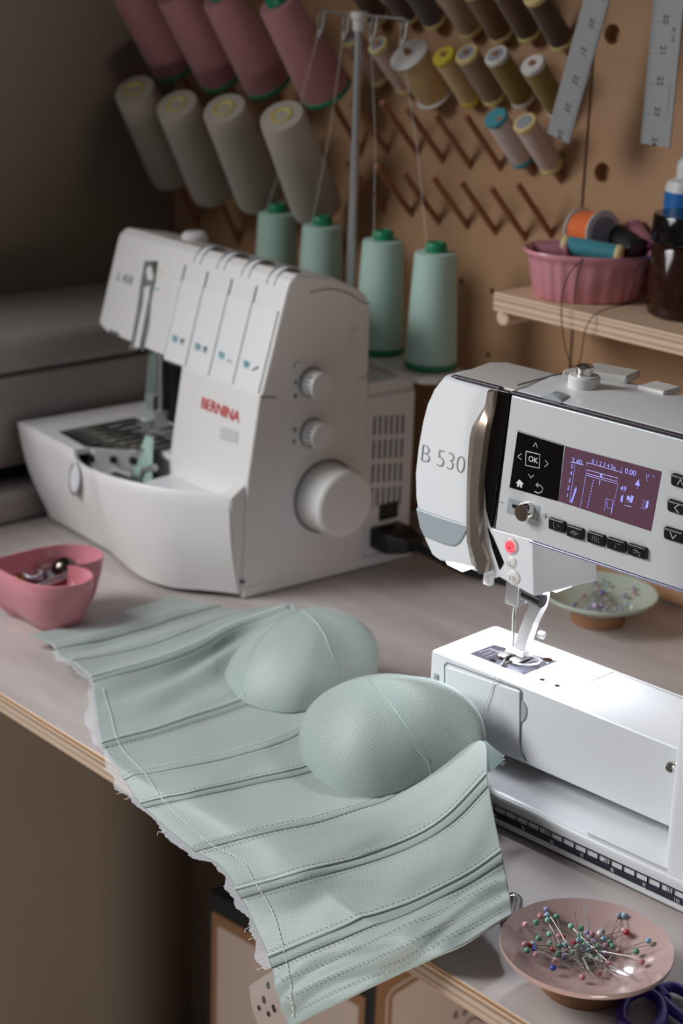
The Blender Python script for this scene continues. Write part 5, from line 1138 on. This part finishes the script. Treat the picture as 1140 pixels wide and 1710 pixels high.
for k, (a, b) in enumerate(((110, 980), (122, 977))):
    q = at_z(a, b, .036); bm = bmesh.new(); bmesh.ops.create_uvsphere(bm, u_segments=14, v_segments=10, radius=0.0023); o = finish('steel_bead', bm, M['chrome']); o.location = (q.x-0.002, q.y+0.002, q.z-0.002); tag(o, ['tiny steel bead by the near lip, closer to the safety pins', 'tiny steel bead by the near lip, closer to the heart cleft'][k], 'bead', 'steel beads in the heart bowl')
# pins
pin_cols = {'mint': (142,196,170), 'green': (98,152,124), 'pink': (224,170,180), 'white': (226,222,222), 'red': (172,50,52), 'blue': (76,92,184), 'sky': (144,180,198), 'lilac': (150,140,180), 'rose': (190,130,136), 'grey': (150,152,156)}
heads = {k: plain(k+'_pin_head', v, 0.25) for k, v in pin_cols.items()}
proto = {}
def pin(col, hp_, tip, label, group):
    L = 0.030
    if col not in proto:
        bm = bmesh.new(); tube(bm, [(0,0,0), (0,0,L*0.9), (0,0,L)], 0.00024, 6); o = finish('dressmaking_pin', bm, M['pin_steel'])
        bm = bmesh.new(); bmesh.ops.create_uvsphere(bm, u_segments=14, v_segments=10, radius=0.0020); finish('pin_head', bm, heads[col], o); proto[col] = o
    else: o = copy_tree(proto[col])
    d = (Vector(tip)-Vector(hp_)).normalized(); o.matrix_basis = Matrix.Translation(Vector(hp_)) @ d.to_track_quat('Z', 'Y').to_matrix().to_4x4(); tag(o, label, 'pin', group); return o
def dish(name, C, R, Hh, Rf, Hf, glaze, foot, label):
    o = empty(name, C, 0, label, 'dish'); bm = bmesh.new()
    lathe(bm, [(0.0001,Hf-0.001),(Rf*1.02,Hf-0.001),(R*0.75,Hf+(Hh-Hf)*0.38),(R*0.985,Hh-0.0035),(R,Hh-0.0012),(R*0.99,Hh),(R*0.97,Hh-0.0006),(R*0.80,Hf+(Hh-Hf)*0.52+0.0015),(R*0.5,Hf+0.0035),(0.0001,Hf+0.0022)], 72); finish('bowl', bm, glaze, o, angle=70)
    bm = bmesh.new(); lathe(bm, [(0.0001,0),(Rf*0.92,0),(Rf*0.95,0.001),(Rf,Hf-0.001),(Rf*0.98,Hf),(0.0001,Hf)], 48); finish('foot', bm, foot, o); return o
DP = Vector((-0.5565, 0.7245, 0)); DR, DH = 0.0525, 0.029
dish('pin_dish', DP, DR, DH, 0.028, 0.011, M['pink_dish'], M['clay'], 'mauve pink footed dish of pins at the front table edge')
def dish_z(r, R, Hh, Hf): return Hf + 0.003 + (Hh-Hf)*0.9*(r/R)**2.1
spec = [('lilac',912,1519),('rose',902,1530),('sky',913,1529),('green',929,1531),('green',895,1540),('mint',914,1537),('pink',877,1544),('mint',953,1547),('green',970,1550),('mint',917,1560),('pink',931,1565),('red',939,1565),('green',899,1567),('mint',917,1576),('rose',876,1577),('red',883,1579),('sky',889,1577),('blue',892,1584),('green',880,1587),('pink',894,1594),('red',923,1585),('green',934,1580),('sky',942,1579),('red',957,1575),('mint',963,1583),('green',971,1571),('lilac',980,1558),('sky',981,1579),('grey',983,1566),('lilac',971,1588),('green',998,1580),('sky',983,1588),('green',987,1599),('green',931,1594),('pink',926,1604),('lilac',941,1597),('blue',923,1616),('white',1001,1559),('green',1018,1574),('pink',1011,1580),('grey',1001,1591),('rose',1032,1588),('pink',1015,1609),('rose',1000,1625),('grey',1033,1529),('sky',1042,1529),('pink',1042,1554),('red',1046,1557),('sky',1082,1571),('green',1062,1589),('rose',1071,1606),('rose',972,1632),('mint',968,1562),('sky',1008,1568),('lilac',992,1572),('green',976,1578),('pink',962,1590),('white',990,1586),('mint',1000,1600),('grey',975,1602),('lilac',1010,1592),('green',1022,1580),('sky',966,1570),('rose',988,1560),('grey',1005,1556),('mint',955,1592)]
GP = 'pins in the pink dish'
ranked = {}
for col, px, py in spec: ranked.setdefault(col, []).append((px, py))
for i, (col, px, py) in enumerate(spec):
    P = at_z(px, py, 0.022)
    for _ in range(4):
        r = min((Vector((P.x, P.y))-Vector((DP.x, DP.y))).length, DR*0.93); zz = dish_z(r, DR, DH, 0.011)+0.002; P = at_z(px, py, zz)
    cx_, cy_ = 985, 1572
    dx, dy = cx_-px, cy_-py; l = max(math.hypot(dx, dy), 1)
    ang = random.uniform(-0.5, 0.5); 
    D0 = Vector((DP.x, DP.y, 0)) - Vector((P.x, P.y, 0))
    if D0.length < 0.016: D0 = Vector((random.uniform(-1,1), random.uniform(-1,1), 0))
    D0.normalize(); D0.rotate(Matrix.Rotation(ang, 3, 'Z')); T_ = P + D0*0.030
    rt = min((Vector((T_.x, T_.y))-Vector((DP.x, DP.y))).length, DR*0.95); T_.z = dish_z(rt, DR, DH, 0.011) + random.uniform(0.001, 0.006)
    side = 'rim' if (Vector((P.x, P.y))-Vector((DP.x, DP.y))).length > 0.03 else 'heap'
    many = len(ranked[col])
    lab = (f'{col}-headed pin in the heap on the mauve pink dish' if side == 'heap' else f'{col}-headed pin lying out towards the rim of the mauve pink dish')
    pin(col, P, T_, lab, GP + (' heap' if side == 'heap' else ' near the rim') + f', {col} heads')
# bright loose needles standing out of the heap
for k, (h, t, za, zb) in enumerate((((985,1568),(975,1508),.017,.034),((1008,1582),(970,1560),.020,.026),((983,1620),(973,1600),.022,.018),((1055,1629),(1030,1617),.024,.018))):
    a, b = at_z(*h, za), at_z(*t, zb); bm = bmesh.new(); tube(bm, [tuple(Vector((0,0,0))), tuple((b-a)*0.9), tuple(b-a)], 0.0006, 6); o = finish('sewing_needle', bm, M['bright_steel']); o.location = a
    tag(o, ['bright needle standing up out of the pin heap in the pink dish', 'bright needle lying across the middle of the pin heap', 'bright needle pointing to the near rim of the pink dish', 'bright needle on the bare glaze near the scissors end of the dish'][k], 'needle')
# celadon dish behind the machine
DG = Vector((-0.9295, 1.183, 0))
dish('pin_dish', DG, 0.0535, 0.030, 0.026, 0.014, M['celadon'], M['clay'], 'pale celadon footed dish of pins behind the sewing machine head')
for k in range(26):
    a = random.uniform(0, 2*PI); r = 0.040*math.sqrt(random.random()); P = DG + Vector((r*math.cos(a), r*math.sin(a), 0)); P.z = dish_z(r, 0.0535, 0.030, 0.014)+0.002
    a2 = a + PI + random.uniform(-0.6, 0.6) ; T_ = P + Vector((0.03*math.cos(a2), 0.03*math.sin(a2), 0)); rt = (Vector((T_.x, T_.y))-Vector((DG.x, DG.y))).length; T_.z = dish_z(min(rt, 0.05), 0.0535, 0.030, 0.014)+random.uniform(.001, .005)
    col = random.choice(['lilac', 'sky', 'blue', 'grey', 'white', 'lilac', 'rose'])
    pin(col, P, T_, f'{col}-headed pin in the celadon dish behind the machine', f'pins in the celadon dish, {col} heads')
P = at_z(978, 1040, 0.0022); pin('lilac', P, P+Vector((0.02, 0.022, -0.0018)), 'lilac-headed pin fallen on the table beside the celadon dish', 'stray pin')
# scissors
sx = empty('scissors', tuple(at_z(1078, 1692, 0)), 0, 'purple handled scissors beside the mauve pin dish', 'scissors')
SO = Vector(sx.location)
def loop(pts, r, mat, name):
    bm = bmesh.new(); P = catmull([tuple(at_z(a, b, .0055)-SO) for a, b in pts+[pts[0]]], 48)
    tube(bm, [tuple(p) for p in P[:-1]] + [tuple(P[0])], r, 12, cap=False); return finish(name, bm, mat, sx)
loop([(1036,1688),(1050,1664),(1075,1656),(1098,1668),(1106,1692),(1092,1716),(1062,1722),(1042,1710)], 0.0034, M['purple'], 'handle')
loop([(1100,1652),(1122,1648),(1150,1662),(1165,1690),(1150,1704),(1124,1688),(1108,1672)], 0.0034, M['purple'], 'handle')
bm = bmesh.new(); tube(bm, [tuple(at_z(1092, 1664, .0055)-SO), tuple(at_z(1084, 1640, .0055)-SO), tuple(at_z(1078, 1618, .005)-SO)], 0.0030, 10); tube(bm, [tuple(at_z(1112, 1668, .0060)-SO), tuple(at_z(1094, 1646, .006)-SO), tuple(at_z(1082, 1626, .006)-SO)], 0.0034, 10); finish('shank', bm, M['purple'], sx)
bm = bmesh.new(); a, b = at_z(1080, 1624, .004)-SO, at_z(1052, 1560, .004)-SO; n = (b-a).cross(Vector((0,0,1))).normalized()*0.005; loft(bm, [[a-n, a+n, b], [a-n+Vector((0,0,.0022)), a+n+Vector((0,0,.0022)), b+Vector((0,0,.0012))]]); finish('blade', bm, M['steel'], sx)
# chrome end of a clip poking out by the corset
q = at_z(856, 1502, 0.0105); ck = empty('chrome_clip', (q.x, q.y, 0), 0.7, 'small chrome clip poking out between corset and mauve dish', 'clip')
bm = bmesh.new(); lathe(bm, [(0.0001,-0.030),(0.0045,-0.030),(0.0052,-0.022),(0.0056,-0.004),(0.0066,-0.002),(0.0068,0.003),(0.0050,0.0065),(0.0001,0.008)], 28, Matrix.Translation((0, 0, 0.0070)) @ Matrix.Rotation(-PI/2, 4, 'X')); finish('clip_body', bm, plain('dark_chrome', (150,146,146), 0.12, 1.0), ck)
